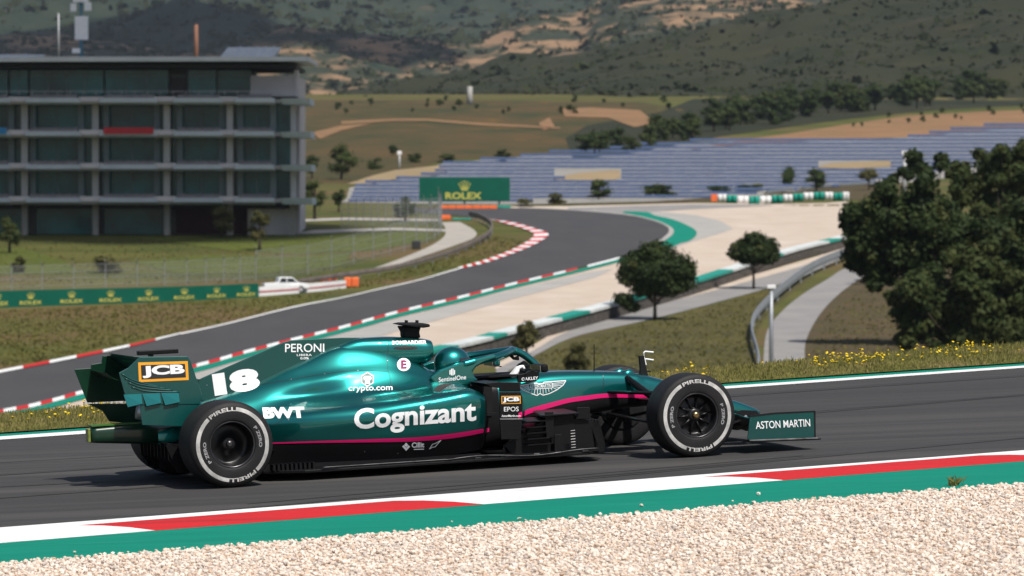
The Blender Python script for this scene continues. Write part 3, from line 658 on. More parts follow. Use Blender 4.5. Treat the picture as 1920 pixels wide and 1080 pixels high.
p = G(1340,378); mb = MB(); mb.box(-.5,.5,-.3,.3,0,1.0); q = bevel(mb.build('marker_block', m_orangep), .05); q.location = p; tag(q, 'orange block at the left end of the far striped tyre barrier', 'barrier block')
# guardrails
def guardrail(name, P, hpx, label, m=None, posts=8, col=None):
    W = wall(P, hpx); o = empty(name); tag(o, label, 'guardrail'); mb = MB(); ribwall(mb, W, .40, 1., .10)
    ribwall(mb, W, .60, .78, .2); mb.build('rail', m or m_steelrail, o)
    for k in range(0, len(W), max(1, len(W)//posts)):
        p, h = W[k]; mb = MB(); mb.box(p.x-.06, p.x+.06, p.y+.1, p.y+.22, p.z-.3, p.z+h); mb.build('post', m_steelrail, o)
    return o
guardrail('guardrail', spl([(1424,760),(1422,720),(1421,682),(1410,641),(1414,613),(1438,583),(1481,546),(1523,517),(1569,497),(1620,480)]), 26, 'curved steel guardrail beside the narrow access road, right of the grass slope', posts=16)
guardrail('guardrail', spl([(560,538),(640,526),(746,510),(838,485),(888,464),(918,446),(921,430),(902,417),(880,411)]), 15, 'weathered guardrail curving along the pale path inside the far bend', mat('rail_weathered', (.20,.17,.15), (.13,.11,.10), .8, .8), posts=18)
guardrail('guardrail', [(1440,366),(1510,359),(1580,352),(1680,346)], 9, 'distant guardrail along the far lane behind the striped tyre bundles', posts=8)
# catch fences
m_wire = mat('fence_wire', (.26,.27,.28), (.22,.23,.24), .5, 3, metal=.2)
m_net = bpy.data.materials.new('fence_mesh'); m_net.use_nodes = True; nt = m_net.node_tree; bs = nt.nodes['Principled BSDF']; bs.inputs['Base Color'].default_value = (.36,.38,.38,1); bs.inputs['Roughness'].default_value = .7
tcn = nt.nodes.new('ShaderNodeTexCoord'); wv = nt.nodes.new('ShaderNodeTexNoise'); wv.inputs['Scale'].default_value = .5; nt.links.new(tcn.outputs['Object'], wv.inputs[0])
mr = nt.nodes.new('ShaderNodeMapRange'); mr.inputs[3].default_value = .05; mr.inputs[4].default_value = .16; nt.links.new(wv.outputs[0], mr.inputs[0]); nt.links.new(mr.outputs[0], bs.inputs['Alpha'])
def fence(P, hpx, label, posts, wires=4):
    W = wall(P, hpx); o = empty('catch_fence'); tag(o, label, 'fence')
    mb = MB(); n = len(W); V = []; Fs = []
    for (p, h) in W: V += [p, p+Vector((0,0,h))]
    mb.add(V, [(2*i, 2*i+2, 2*i+3, 2*i+1) for i in range(n-1)]); mb.build('wire_mesh', m_net, o)
    for k in range(wires):
        mb = MB(); t = .15+.83*k/(wires-1); mb.tube([p+Vector((0,-.05,h*t)) for p, h in W], .014, 4); mb.build('wire', m_wire, o)
    ts = np.linspace(0, n-1.001, posts)
    for t in ts:
        i = int(t); f = t-i; p = W[i][0].lerp(W[i+1][0], f); h = W[i][1]*(1-f)+W[i+1][1]*f; mb = MB()
        mb.tube([p-Vector((0,0,.3)), p+Vector((0,0,h)), p+Vector((.0,-.5,h*1.12))], .038, 6); mb.build('post', m_wire, o)
    return o
fence(spl([(-120,548),(0,545),(150,541),(300,536),(400,531),(480,527)]), 46, 'tall wire catch fence right behind the green hoarding', 14)
fence(spl([(480,527),(600,512),(700,487),(770,468),(815,450),(828,432),(822,416)]), 58, 'tall wire catch fence climbing beside the pale path', 16)
fence([(640,428),(700,426),(760,424),(824,420)], 50, 'distant grey wire fence beyond the dark round tree and path', 14)
# text helper
def text_poly(s, bold=0., res=3, space=1., shear=0., maxlen=None):
    cu = bpy.data.curves.new('t', 'FONT'); cu.body = s; cu.offset = bold; cu.resolution_u = res; cu.space_character = space; cu.shear = shear
    ob = bpy.data.objects.new('t', cu); COL.objects.link(ob); dg = bpy.context.evaluated_depsgraph_get(); dg.update()
    me = bpy.data.meshes.new_from_object(ob.evaluated_get(dg)); bm = bmesh.new(); bm.from_mesh(me); bmesh.ops.triangulate(bm, faces=bm.faces[:])
    V = np.array([v.co[:2] for v in bm.verts]); lo = V.min(0); hi = V.max(0)
    for v in bm.verts: v.co.x = (v.co.x-lo[0])/(hi[0]-lo[0]); v.co.y = (v.co.y-lo[1])/(hi[1]-lo[1]); v.co.z = 0
    V = [tuple(v.co[:2]) for v in bm.verts]; bm.verts.index_update(); Fs = [tuple(v.index for v in f.verts) for f in bm.faces]
    bm.free(); bpy.data.objects.remove(ob); bpy.data.meshes.remove(me); bpy.data.curves.remove(cu)
    return V, Fs
def flat_text(name, s, m, parent, org, ex, ez, w, h, bold=0., off=(0,-.03,0)):
    V, Fs = text_poly(s, bold); org = Vector(org)+Vector(off)
    return mesh(name, [org+ex*(x*w)+ez*(y*h) for x, y in V], Fs, m, parent)
def crown2d():
    P = []
    V = [(.22,0),(.78,0),(.84,.12),(.16,.12)]; F_ = [(0,1,2,3)]
    for (x, y) in ((0,.72),(.25,.92),(.5,1.0),(.75,.92),(1,.72)):
        b = len(V); bx = .24+.52*x
        V += [(bx-.07,.14),(bx+.07,.14),(x+.02,y-.1),(x-.02,y-.1)]; F_.append((b,b+1,b+2,b+3))
        c = len(V); k = 8; V += [(x+.075*math.cos(6.283*i/k), y-.05+.085*math.sin(6.283*i/k)) for i in range(k)]; F_.append(tuple(range(c,c+k)))
    return V, F_
# advertising hoarding along the lawn
HP = [(-130,583),(0,577),(120,572.5),(240,568.5),(360,563.5),(483,557)]
Wh = wall(HP, lambda t: 33-7.5*t)
o = empty('hoarding'); tag(o, 'long low green advertising hoarding with gold crowns, on the grass at left', 'hoarding')
mb = MB(); ribwall(mb, Wh, 0, 1, .25); mb.build('board', m_rolex, o)
for uc in (-70,0-6,56,133,206,277,344,404,460):
    vb = np.interp(uc, [a[0] for a in HP], [a[1] for a in HP]); hp = np.interp(uc, [-130,483], [33,25.5]); pw = G(uc, vb); s = pw.y/FPX
    ex = (G(uc+10, np.interp(uc+10, [a[0] for a in HP], [a[1] for a in HP]))-pw).normalized(); ez = Vector((0,0,1)); nr = Vector((ex.y, -ex.x, 0))*.16
    flat_text('lettering', 'ROLEX', m_gold, o, pw+nr-ex*(23*s)+ez*(hp*.13*s), ex, ez, 46*s, hp*.24*s, .02)
    V, F_ = crown2d(); mesh('crown_emblem', [pw+nr+Vector((0,-.03,0))+ex*((x-.5)*15*s)+ez*((hp*.48+y*hp*.38)*s) for x, y in V], F_, m_gold, o)
# big billboard
Yb = G(870, 386).y; s = Yb/FPX; p = at(786, 377, Yb)
o = empty('billboard', p); tag(o, 'large green billboard with a gold crown and lettering, above the far bend', 'billboard')
mb = MB(); mb.box(0, 170*s, 0, .3, 0, 44.5*s); bevel(mb.build('panel', m_rolex, o), .03)
for x in (20, 85, 150):
    mb = MB(); mb.box(x*s-.15, x*s+.15, .32, .6, -1.2, 40*s); mb.build('post', m_gal, o)
flat_text('lettering', 'ROLEX', m_gold, o, (49*s,0,3.5*s), Vector((1,0,0)), Vector((0,0,1)), 68*s, 13*s, .03)
V, F_ = crown2d(); mesh('crown_emblem', [Vector((75*s+x*20*s, -.03, 20*s+y*18*s)) for x, y in V], F_, m_gold, o)
# white guard with red stripe, orange blocks, pickup
WP = [(483,555.5),(540,551),(600,545.5),(645,540)]; Wg = wall(WP, lambda t: 17-3*t)
o = empty('barrier'); tag(o, 'white crash barrier with a dull red stripe beside the white pickup', 'barrier'); mb = MB(); ribwall(mb, Wg, 0, 1, .4); mb.build('panel', m_whitep, o)
mb = MB(); ribwall(mb, Wg, .38, .58, .44); mb.build('stripe', mat('dull_red', (.42,.10,.11), (.36,.08,.09), .6, 2), o)
def blk(u0, u1, v0, v1, m, label, depth=1.0, vb=None, name='marker_block'):
    p = G((u0+u1)/2, vb or v1); s = p.y/FPX; mb = MB(); n = max(1, int((u1-u0)/14))
    for i in range(n): mb.box((u0-(u0+u1)/2+(u1-u0)*i/n)*s+.02, (u0-(u0+u1)/2+(u1-u0)*(i+1)/n)*s-.02, -depth/2, depth/2, (v1 and 0), (v1-v0)*s)
    q = bevel(mb.build(name, m), .08); q.location = p; return tag(q, label, 'barrier block')
blk(645,673,520,538,m_orangep,'orange block at the right end of the white crash barrier')
blk(598,632,518,527,m_orangep,'orange block behind the white crash barrier, right of the pickup')
blk(824,932,385,392,m_orangep,'long orange barrier across the track under the billboard')
blk(932,958,385,390,m_greenp,'short green barrier right of the long orange one under the billboard')
blk(826,845,403,412,m_orangep,'small orange block by the path near the far bend',vb=412)
blk(848,884,409,413,m_greenp,'low green block at the inside of the far bend')
blk(772,789,451,467,mat('black_plastic', (.02,.02,.02), (.03,.03,.03), .5, 2),'black box standing by the pale path fence')
# pickup truck
m_carw = mat('white_car_paint', (.76,.77,.78), (.74,.75,.76), .3, 2, coat=.6)
m_glassd = mat('dark_glass', (.02,.026,.03), (.03,.036,.04), .08, 1, spec=.6)
m_rub = mat('tyre_rubber', (.022,.022,.024), (.016,.016,.018), .75, 14)
m_dark = mat('dark_trim', (.02,.02,.02), (.028,.028,.028), .6, 5)
p = G(535, 549); s = p.y/FPX; sc_ = 88*s/5.1
o = empty('pickup_truck', p, math.radians(14)); o.scale = (sc_,)*3; tag(o, 'white pickup truck parked behind the striped white barrier', 'pickup')
prof = [(-2.5,.45),(2.5,.45),(2.55,.75),(2.45,1.0),(1.35,1.12),(.75,1.62),(.55,1.72),(-.65,1.74),(-.85,1.65),(-.98,1.12),(-2.5,1.08)]
mb = MB(); mb.prism([(x,-.9,z) for x, z in prof], (0,1.8,0)); bevel(mb.build('body', m_carw, o), .09, 3)
for sd in (-1,1):
    y = sd*.905; d = (0, sd*.012, 0)
    for P_ in ([(.05,1.15),(1.15,1.15),(.66,1.58),(.05,1.62)], [(-.05,1.15),(-.05,1.63),(-.6,1.63),(-.82,1.15)]):
        mb = MB(); mb.prism([(x, y, z) for x, z in P_], d); mb.build('window', m_glassd, o)
    for x in (-1.6,1.55):
        mb = MB(); mb.tube([(x, sd*.68, .38),(x, sd*.93, .38)], .38, 18, up=(0,0,1)); w = mb.build('wheel', m_rub, o, False)
        mb = MB(); mb.tube([(x, sd*.92, .38),(x, sd*.945, .38)], .22, 14); mb.build('rim', m_gal, w)
mb = MB(); mb.prism([(1.36,-.75,1.14),(1.36,.75,1.14),(.80,.68,1.62),(.80,-.68,1.62)], (.02,0,.012)); mb.build('windscreen', m_glassd, o)
mb = MB(); mb.box(-2.42,-1.02,-.78,.78,1.085,1.10); mb.build('load_bed', m_dark, o)
for sd in (-1,1):
    mb = MB(); mb.box(2.50,2.56,sd*.6-.15,sd*.6+.15,.78,.95); mb.build('headlight', m_gal, o)
# posts and masts
def post(name, u, vb, vt, w, label, m, head=None, Y=None):
    p = G(u, vb) if Y is None else at(u, vb, Y); s = p.y/FPX; h = (vb-vt)*s; o = empty(name, p); tag(o, label, 'post')
    mb = MB(); mb.tube([(0,0,-.4),(0,0,h*.5),(0,0,h)], [w*s/2,w*s*.45,w*s*.4], 12); mb.build('pole', m, o, True)
    if head: mb = MB(); mb.box(-head*s/2, head*s/2, -.2, .2, h, h+7*s); bevel(mb.build('camera_housing', m_whitep, o), .03)
    return o
post('camera_post', 1446, 715, 541, 9, 'grey post with a white camera box on top beside the access road', m_steelrail, 16)
post('lamp_post', 1696, 380, 290, 9, 'pale grey lamp post between the pines at right', m_gal, 11)
post('mast', 881, 196, 162, 12, 'grey pylon on the skyline of the scrub slope', m_concrete)
post('pole', 749, 318, 290, 4, 'short pole on the edge of the solar field left of the billboard', m_gal, 8)
# ------------------------------------------------------------------ building
YB = 452.0; BS = YB/FPX
m_conc = mat('facade_concrete', (.45,.445,.43), (.38,.38,.37), .85, .5)
m_panel = mat('balcony_panel', (.46,.52,.57), (.40,.46,.51), .7, .6)
m_teal = mat('teal_glass', (.0,.15,.17), (.0,.05,.065), .12, .25, spec=.5)
m_frame = mat('window_frame', (.17,.215,.225), (.14,.185,.195), .5, 2)
m_seat = mat('grey_seats', (.24,.23,.24), (.14,.135,.14), .7, 2.2, stretch=(1,1,.2))
m_wall = mat('pale_wall', (.50,.47,.47), (.44,.42,.42), .85, .4)
m_roof = mat('roof_metal', (.50,.53,.54), (.43,.46,.47), .5, .5)
m_redb = mat('red_banner', (.40,.03,.04), (.34,.03,.035), .7, 2)
m_blueb = mat('blue_banner', (.03,.20,.42), (.03,.17,.36), .7, 2)
bo = empty('building', at(300, 441, YB)); tag(bo, 'long four-tier glass and concrete spectator building with stacked balconies', 'building')
def X_(u): return (u-300)*BS
def Z_(v): return (441-v)*BS
def bb(name, u0, u1, v0, v1, y0, y1, m, par=None, bev=0):
    mb = MB(); mb.box(X_(u0), X_(u1), y0, y1, Z_(v1), Z_(v0)); q = mb.build(name, m, par or bo)
    if bev: bevel(q, bev)
    return q
ue = 556
bb('core_wall', -260, ue-95, 128, 441, 6.2, 20, m_conc)
bb('core_wall', ue-95, ue, 142, 441, 6.25, 19.9, m_wall)
cols = [-218,-88,45,178,312,430,549]
FL = [(190,205,243),(252,266,301),(314,326,361),(377,386,441)]
slabs = [(178,196),(240,258),(302,320),(364,383)]
# roof
mb = MB(); V = []
mb.prism([(X_(-260),-2.6,Z_(118)),(X_(580),-2.6,Z_(116)),(X_(580),20,Z_(114)),(X_(-260),20,Z_(114))], (0,0,.45)); mb.build('roof', m_roof, bo)
bb('roof_soffit', -260, ue, 121, 128, -.5, 19.5, m_dark)
# top storey: long glass front set back behind the terrace
for (a, b) in ((-260,10),(14,48),(52,190),(194,312)): 
    w = bb('window', a, b, 130, 178, 2.6, 2.7, m_teal)
    for k in range(1, max(2, int((b-a)/34))): uu = a+(b-a)*k/max(2, int((b-a)/34)); bb('mullion', uu-.9, uu+.9, 131, 177, 2.5, 2.62, m_frame, w)
bb('door', 318, 346, 141, 178, 2.6, 2.75, mat('dark_door', (.05,.045,.045), (.04,.036,.036), .6, 2))
w = bb('window', 350, 402, 130, 178, 2.6, 2.7, m_teal); w = bb('window', 404, 468, 130, 178, 3.6, 3.7, m_teal)
bb('transom', -260, 468, 140.5, 142, 2.45, 2.58, m_frame)
bb('end_wall', 468, ue-2, 141, 180, 2.0, 2.5, m_wall); bb('end_wall', ue-6, ue, 130, 180, 1.9, 6, m_wall)
bb('terrace_rail', -260, 556, 171.5, 172.5, -1.0, -.94, m_gal)
for u in range(-250, 556, 24): bb('rail_post', u, u+.8, 171.6, 180, -.97, -.93, m_gal)
bays = [(-210,-105),(-75,17),(60,148),(198,291),(336,413),(450,509)]
for fi, (v0, v1) in enumerate(slabs):
    bb('floor_slab', -260, ue+2, v0+9, v1-3, -.2, 8, m_conc)
    # balcony trays hung on the slab, deeper in front of each bay, narrower planters between
    for (a, b) in bays:
        mb = MB(); y0 = -2.6
        mb.prism([(X_(a-7),y0,Z_(v0+7)),(X_(a-7),y0+.06,Z_(v0+15)),(X_(a-7),y0+.8,Z_(v1+1)),(X_(a-7),y0+2.3,Z_(v1+1)),(X_(a-7),y0+2.3,Z_(v0+7))], (X_(b+7)-X_(a-7),0,0)); t = mb.build('balcony', m_panel, bo)
        for r_ in range(3):
            mb = MB()
            for k in range(12):
                x0 = X_(a)+(X_(b)-X_(a))*k/12; dx = (X_(b)-X_(a))/12
                mb.box(x0+(.06 if k else .0), x0+dx, y0+.15+r_*.7, y0+.55+r_*.7, Z_(v0+9), Z_(v0+5-r_*2.6-(k%2)*.5))
            q = mb.build('seat_row', m_seat, t)
        red = fi == 1 and a == 198; blue = fi == 1 and a == -75
        if red or blue:
            q = bb('banner', a+1, b+1, v0, v0+12, -2.75, -2.68, m_redb if red else m_blueb, t); q['label'] = 'red banner hung on the balcony' if red else 'blue banner hung on the balcony'
    for c in cols[:-1]:
        mb = MB(); mb.prism([(X_(c-26),-2.2,Z_(v0+13)),(X_(c-26),-1.9,Z_(v1)),(X_(c-26),-.25,Z_(v1)),(X_(c-26),-.25,Z_(v0+4)),(X_(c-26),-1.4,Z_(v0+4))], (X_(c+20)-X_(c-26),0,0)); mb.build('planter', m_conc, bo)
    mb = MB(); mb.prism([(X_(528),-2.3,Z_(v0+8)),(X_(583+fi*1.3),-2.3,Z_(v0+7)),(X_(583+fi*1.3),-1.9,Z_(v1+1)),(X_(532),-1.9,Z_(v1))], (0,9.5,0)); mb.build('end_balcony', m_panel, bo)
for fi, (va, vb_) in enumerate(((196,241),(258,303),(320,365))):
    for c in cols: bb('column', c-5 if c < 540 else 545, c+7 if c < 540 else 555, va-4, vb_+8, .0 if c < 540 else .2, .8, m_conc)
    for bi, (a, b) in enumerate(bays):
        w = bb('window', a+4, b-2, va-2, vb_+6, 2.4, 2.5, m_teal); um = (a+b)/2
        bb('mullion', um-1, um+1, va-2, vb_+6, 2.3, 2.42, m_frame, w)
        for uu in (a, b+3): bb('side_screen', uu-6, uu+5, va-3, vb_+5, 1.2, 1.5, m_frame)
    for c in cols[:-1]:
        w = bb('window', c-24, c-7, va-2, vb_+6, 1.9, 2.0, m_teal); w = bb('window', c+9, c+22, va-2, vb_+6, 1.9, 2.0, m_teal)
    bb('window', 515, 543, va-2, vb_+6, 2.2, 2.3, m_teal)
for c in cols[:-1]+[548]: bb('column', c-5, c+6, 380, 441, .3, 1.0, mat('column_concrete', (.30,.285,.26), (.25,.24,.22), .9, .6) if 'column_concrete' not in MC else MC['column_concrete'])
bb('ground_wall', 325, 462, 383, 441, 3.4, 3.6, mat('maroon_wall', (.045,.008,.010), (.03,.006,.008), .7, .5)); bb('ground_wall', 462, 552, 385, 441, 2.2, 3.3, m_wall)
for (a, b) in ((-255,-100),(-80,40),(62,174),(190,300)): bb('window', a, b, 390, 441, 3.3, 3.4, m_teal)
bb('canopy_beam', -260, 545, 383, 391, 1.2, 1.6, m_dark)
# roof lights and plant on the roof
for (a, b, vt, vb_) in ((408,523,86,111),(-160,76,100,113)):
    mb = MB(); h = Z_(vt)-Z_(vb_); mb.prism([(X_(a),1,Z_(vb_)),(X_(a),7,Z_(vb_)),(X_(a)+h*.6,5,Z_(vt)),(X_(a)+h*.6,4.6,Z_(vt))], (X_(b)-X_(a)-h*.6,0,0)); t = mb.build('roof_light', m_roof, bo)
    for k in range(1, 6):
        uu = a+14+(b-a-20)*k/6; mb = MB(); mb.prism([(X_(uu),.98,Z_(vb_)),(X_(uu+3),.98,Z_(vb_)),(X_(uu+10),4.55,Z_(vt)),(X_(uu+7),4.55,Z_(vt))], (0,-.1,.06)); mb.build('rib', m_panel, t)
bb('roof_rail', 60, 400, 104.5, 105.6, 3, 3.1, m_gal)
for u in range(70, 400, 40): bb('rail_post', u, u+1, 105.6, 115, 3.0, 3.1, m_gal)
# antenna mast standing on the roof
mo = empty('antenna_mast', at(152, 113, YB+6)); tag(mo, 'roof antenna mast with white rectangular aerial boxes', 'antenna mast'); s = (YB+6)/FPX
mb = MB(); mb.tube([(0,0,0),(0,0,40*s),(0,0,125*s)], [.28,.2,.14], 8); mb.build('pole', mat('blue_steel', (.08,.20,.26), (.06,.16,.22), .5, 2), mo, True)
for (x0, x1, z0, z1) in ((-11,14,38,82),(-19,-8,91,106),(7,20,92,108),(-16,-1,13,22),(-14,15,108,116)):
    mb = MB(); mb.box(x0*s, x1*s, -.55, -.2, z0*s, z1*s); bevel(mb.build('aerial_box', m_whitep, mo), .06)
post('mast', 110, 113, 25, 3.5, 'thin grey lattice mast behind the roof, left of the antenna', m_gal, None, YB+60)
post('mast', 368, 125, 46, 9, 'rusty brown mast rising behind the building roof', mat('rust', (.24,.12,.08), (.18,.09,.06), .9, 2), None, YB+90)
# ------------------------------------------------------------------ the racing car (x forward from the rear axle, y left, z up)
m_paint = mat('metallic_green_paint', (.007,.205,.192), (.006,.193,.18), .28, 2, metal=.90, coat=.5)
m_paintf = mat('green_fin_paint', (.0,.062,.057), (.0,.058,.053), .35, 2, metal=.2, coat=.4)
m_carbon = mat('carbon_fibre', (.007,.007,.008), (.011,.011,.012), .34, 90, coat=.0, spec=.14)
m_black = mat('matt_black', (.007,.007,.008), (.010,.010,.011), .7, 12, spec=.2)
m_pink = mat('magenta_stripe', (.62,.004,.13), (.58,.004,.12), .4, 3)
m_dwhite = mat('decal_white', (.86,.87,.88), (.82,.83,.84), .45, 3)
m_dyel = mat('decal_yellow', (.80,.36,.02), (.76,.34,.02), .45, 3)
m_dblk = mat('decal_black', (.015,.016,.018), (.02,.02,.022), .5, 3)
m_dgrn = mat('decal_teal', (.0,.09,.085), (.0,.085,.08), .45, 3)
m_dlime = mat('decal_lime', (.03,.36,.10), (.03,.32,.09), .5, 3)
m_tyre = mat('racing_tyre', (.011,.011,.012), (.016,.0155,.016), .6, 6, stretch=(1,6,1), bump=.15, bscale=40, spec=.25)
m_tyrew2 = mat('tyre_marking', (.58,.57,.55), (.30,.30,.29), .6, 9)
m_rim = mat('rim_black', (.008,.008,.009), (.013,.013,.014), .35, 9, metal=.2, spec=.4)
m_rimlip = mat('rim_lip', (.09,.09,.095), (.05,.05,.055), .3, 9, metal=.9)
m_nut = mat('wheel_nut_bronze', (.30,.20,.09), (.22,.15,.07), .35, 12, metal=.9)
m_alu = mat('bare_metal', (.55,.55,.56), (.45,.45,.46), .35, 8, metal=.8)
m_rain = mat('rain_light', (.12,.16,.03), (.20,.24,.04), .3, 40)
m_paint.node_tree.nodes['Principled BSDF'].inputs['Coat Roughness'].default_value = .03; m_paint.node_tree.nodes['Principled BSDF'].inputs['Coat Weight'].default_value = 1.0
car = bpy.data.objects.new('racing_car', None); COL.objects.link(car); car.matrix_world = CARM
tag(car, 'metallic green open-wheel racing car with a magenta stripe and number 18, speeding along the road', 'racing car')
def crs(xs, ys, q):
    "monotone-ish cubic interpolation"
    xs = np.asarray(xs, float); ys = np.asarray(ys, float); h = np.diff(xs); d = np.diff(ys)/h; m = np.zeros(len(xs)); m[0] = d[0]; m[-1] = d[-1]
    for i in range(1, len(xs)-1):
        m[i] = 0 if d[i-1]*d[i] <= 0 else 2*d[i-1]*d[i]/(d[i-1]+d[i])*.5+.25*(d[i-1]+d[i])
    i = np.clip(np.searchsorted(xs, q)-1, 0, len(xs)-2); t = (q-xs[i])/h[i]
    return ys[i]*(1+2*t)*(1-t)**2+h[i]*m[i]*t*(1-t)**2+ys[i+1]*t*t*(3-2*t)+h[i]*m[i+1]*t*t*(t-1)
def topx(p):
    w = CAR_O+CM @ np.asarray(p, float); d = w[1]*CP-w[2]*SP; up = w[1]*SP+w[2]*CP
    return 960+FPX*w[0]/d, 540-FPX*up/d
PINK_S = ([505,590,720,787,854,921,960],[830,827,822.5,819.5,812,801.5,796],[832.5,830.5,829,827,821,809,804])
PINK_C = ([960,980,996,1030,1067,1104,1131,1159,1207,1260],[779,771.5,765,755.5,746.5,741,738,737.5,738,740],[789,781,774.5,765,755,749.5,746,745.5,746,747])
bx = np.array([-.35,0,.4,.8,1.2,1.5,1.75,1.95,2.12])
BW = [[0]*9,[.04,.05,.06,.07,.09,.12,.15,.20,.24],[.08,.11,.15,.19,.21,.23,.25,.28,.31],[.10,.14,.22,.31,.36,.38,.40,.42,.45],[.11,.16,.30,.47,.58,.635,.66,.675,.67],[.11,.17,.31,.50,.63,.68,.70,.71,.70],[.10,.16,.295,.48,.60,.65,.67,.67,.665],[.08,.14,.26,.41,.52,.56,.57,.57,.56]]
BZ = [[.50,.60,.70,.855,.985,.95,.84,.72,.68],[.49,.585,.68,.825,.95,.91,.80,.70,.675],[.46,.53,.60,.69,.79,.78,.73,.68,.655],[.42,.467,.512,.560,.610,.625,.635,.64,.642],[.36,.40,.44,.48,.52,.55,.575,.60,.615],[.30,.33,.365,.395,.415,.44,.46,.475,.48],[.22,.245,.26,.27,.275,.285,.295,.305,.31],[.10,.10,.10,.10,.10,.10,.11,.12,.14]]
def dent(x, z):
    e = lambda a, s: math.exp(-(a/s)**2)
    return .050*e(x-.86-.2*(z-.62), .27)*e(z-.612-.05*(x-.86), .055)-.012*e(x-.86,.36)*e(z-.52-.10*(x-.86),.035)-.016*e(x-.9, .4)*e(z-.735-.1*(x-.9), .04)+.014*e(x-1.35,.5)*e(z-.36-.04*(x-1.35),.06)
NX, NS = 130, 64
def section(x):
    ks = np.arange(8); W = [float(crs(bx, BW[k], x)) for k in range(8)]; Z = [float(crs(bx, BZ[k], x)) for k in range(8)]
    P = spl(list(zip(W, Z)), 9); return [(max(0, w-dent(x, z)*min(1, w/.2)), z) for w, z in P]
V = []; Fs = []; Mi = []
xs_ = np.linspace(-.35, 2.12, NX)
def lead(x, S):
    t = max(0, (x-1.90)/.22); k = 1-.10*t**3; return [(w*(1-.045*t**3) if w > .3 else w, z-.05*t**3*max(0,(z-.42)/.2) if w > .33 else z) for w, z in S]
secs = [lead(x, section(x)) for x in xs_]; ns_ = len(secs[0])
for i, x in enumerate(xs_):
    S = secs[i]
    lead = .05*0
    for (w, z) in S[::-1]: V.append((x, w, z))       # left side bottom to top
    for (w, z) in S[1:]: V.append((x, -w, z))
R_ = 2*ns_-1
cen = lambda f: np.mean([V[i] for i in f], 0)
for i in range(NX-1):
    for j in range(R_-1):
        f = (i*R_+j, i*R_+j+1, (i+1)*R_+j+1, (i+1)*R_+j); Fs.append(f); c = cen(f)
        c2 = (c[0], -abs(c[1]), c[2]); u, v = topx(c2); Mi.append(1 if (c[2] < .36 and v > np.interp(u, PINK_S[0], PINK_S[1])+3) or (c[0] < .12 and c[2] < .43+.5*c[0]) else 0)
b = len(V)
body = mesh('engine_cover', V, Fs, [m_paint, m_carbon], car, True, Mi)
# sidepod inlets: dark recessed openings with a lip
for sd in (1, -1):
    S = [p for p in secs[-1] if p[0] > .33]; mb = MB(); n = len(S); c = np.mean(S, 0)
    ring = lambda k, x: [(x, sd*(c[0]+(w-c[0])*k), c[1]+(z-c[1])*k) for w, z in S]
    V = ring(1, 2.12)+ring(.93, 2.135)+ring(.86, 2.12)+ring(.8, 1.95); Fs = []
    for r in range(3):
        for j in range(n): a = r*n+j; a2 = r*n+(j+1) % n; Fs.append((a, a2, a2+n, a+n))
    Fs.append(tuple(range(3*n, 4*n))); q = mesh('sidepod_inlet', V, Fs, [m_carbon], car, True)
def loft(name, secs, m, par=car, cap0=True, cap1=True, mi=None, mats=None):
    n = len(secs[0]); V = [p for s in secs for p in s]; Fs = []
    for i in range(len(secs)-1):
        for j in range(n): Fs.append((i*n+j, i*n+(j+1) % n, (i+1)*n+(j+1) % n, (i+1)*n+j))
    if cap0: Fs.append(tuple(range(n-1,-1,-1)))
    if cap1: Fs.append(tuple((len(secs)-1)*n+j for j in range(n)))
    M = [mi(np.mean([V[i] for i in f], 0)) for f in Fs] if mi else None
    return mesh(name, V, Fs, mats or m, par, True, M)
def rrect(x, w, zt, zb, n=40, e=3.5, wt=1.0):
    out = []
    for k in range(n):
        a = 2*math.pi*k/n; c, s = math.cos(a), math.sin(a); r = (abs(c)**e+abs(s)**e)**(-1/e); yy = w*r*c; zz = r*s; t = (zz+1)/2
        out.append((x, yy*(1+(wt-1)*t), zb+(zt-zb)*t))
    return out
# chassis and nose
cx = [1.75,2.0,2.3,2.6,2.85,3.2,3.57,3.9,4.2,4.45,4.60,4.66]; cw = [.27,.30,.30,.28,.255,.225,.195,.155,.125,.10,.075,.05]; czt = [.66,.665,.66,.677,.688,.672,.636,.545,.44,.36,.30,.27]; czb = [.1,.1,.12,.2,.27,.33,.36,.35,.29,.235,.22,.235]
chs = []
for x in np.linspace(1.75, 4.66, 110): chs.append(rrect(x, float(crs(cx,cw,x)), float(crs(cx,czt,x)), float(crs(cx,czb,x)), 56, 4.5 if x < 3.6 else 3.2, .93))
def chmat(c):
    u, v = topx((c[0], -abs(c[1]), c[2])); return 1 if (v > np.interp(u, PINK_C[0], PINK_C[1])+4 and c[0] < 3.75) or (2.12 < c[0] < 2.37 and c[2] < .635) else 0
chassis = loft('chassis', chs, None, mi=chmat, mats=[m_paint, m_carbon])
# airbox with a dark mouth
ax = [.95,1.1,1.3,1.5,1.73,1.84,1.89]; aw = [.05,.075,.105,.13,.135,.135,.125]; azt = [.91,.965,1.025,1.03,1.013,.998,.985]; azb = [.75,.76,.775,.785,.79,.80,.83]
abs_ = [rrect(x, float(crs(ax,aw,x)), float(crs(ax,azt,x)), float(crs(ax,azb,x)), 44, 2.8) for x in np.linspace(.95, 1.89, 50)]
airbox = loft('airbox', abs_, m_paint, cap1=False)
mth = [[(x, y*k, .907+(z-.907)*k) for (_, y, z) in abs_[-1]] for x, k in ((1.89,1.),(1.893,.97),(1.885,.93),(1.80,.85))]
loft('airbox_mouth', mth, m_carbon, cap0=False)
for sd in (1,-1):
    mb = MB(); mb.tube([(1.80, sd*.09, .80),(1.83, sd*.10, .70)], .014, 8); mb.build('roll_hoop_strut', m_carbon, car)
mb = MB(); mb.add([(x, y, z) for (x, y, z) in rrect(0,1,1,0)[:0]], [])
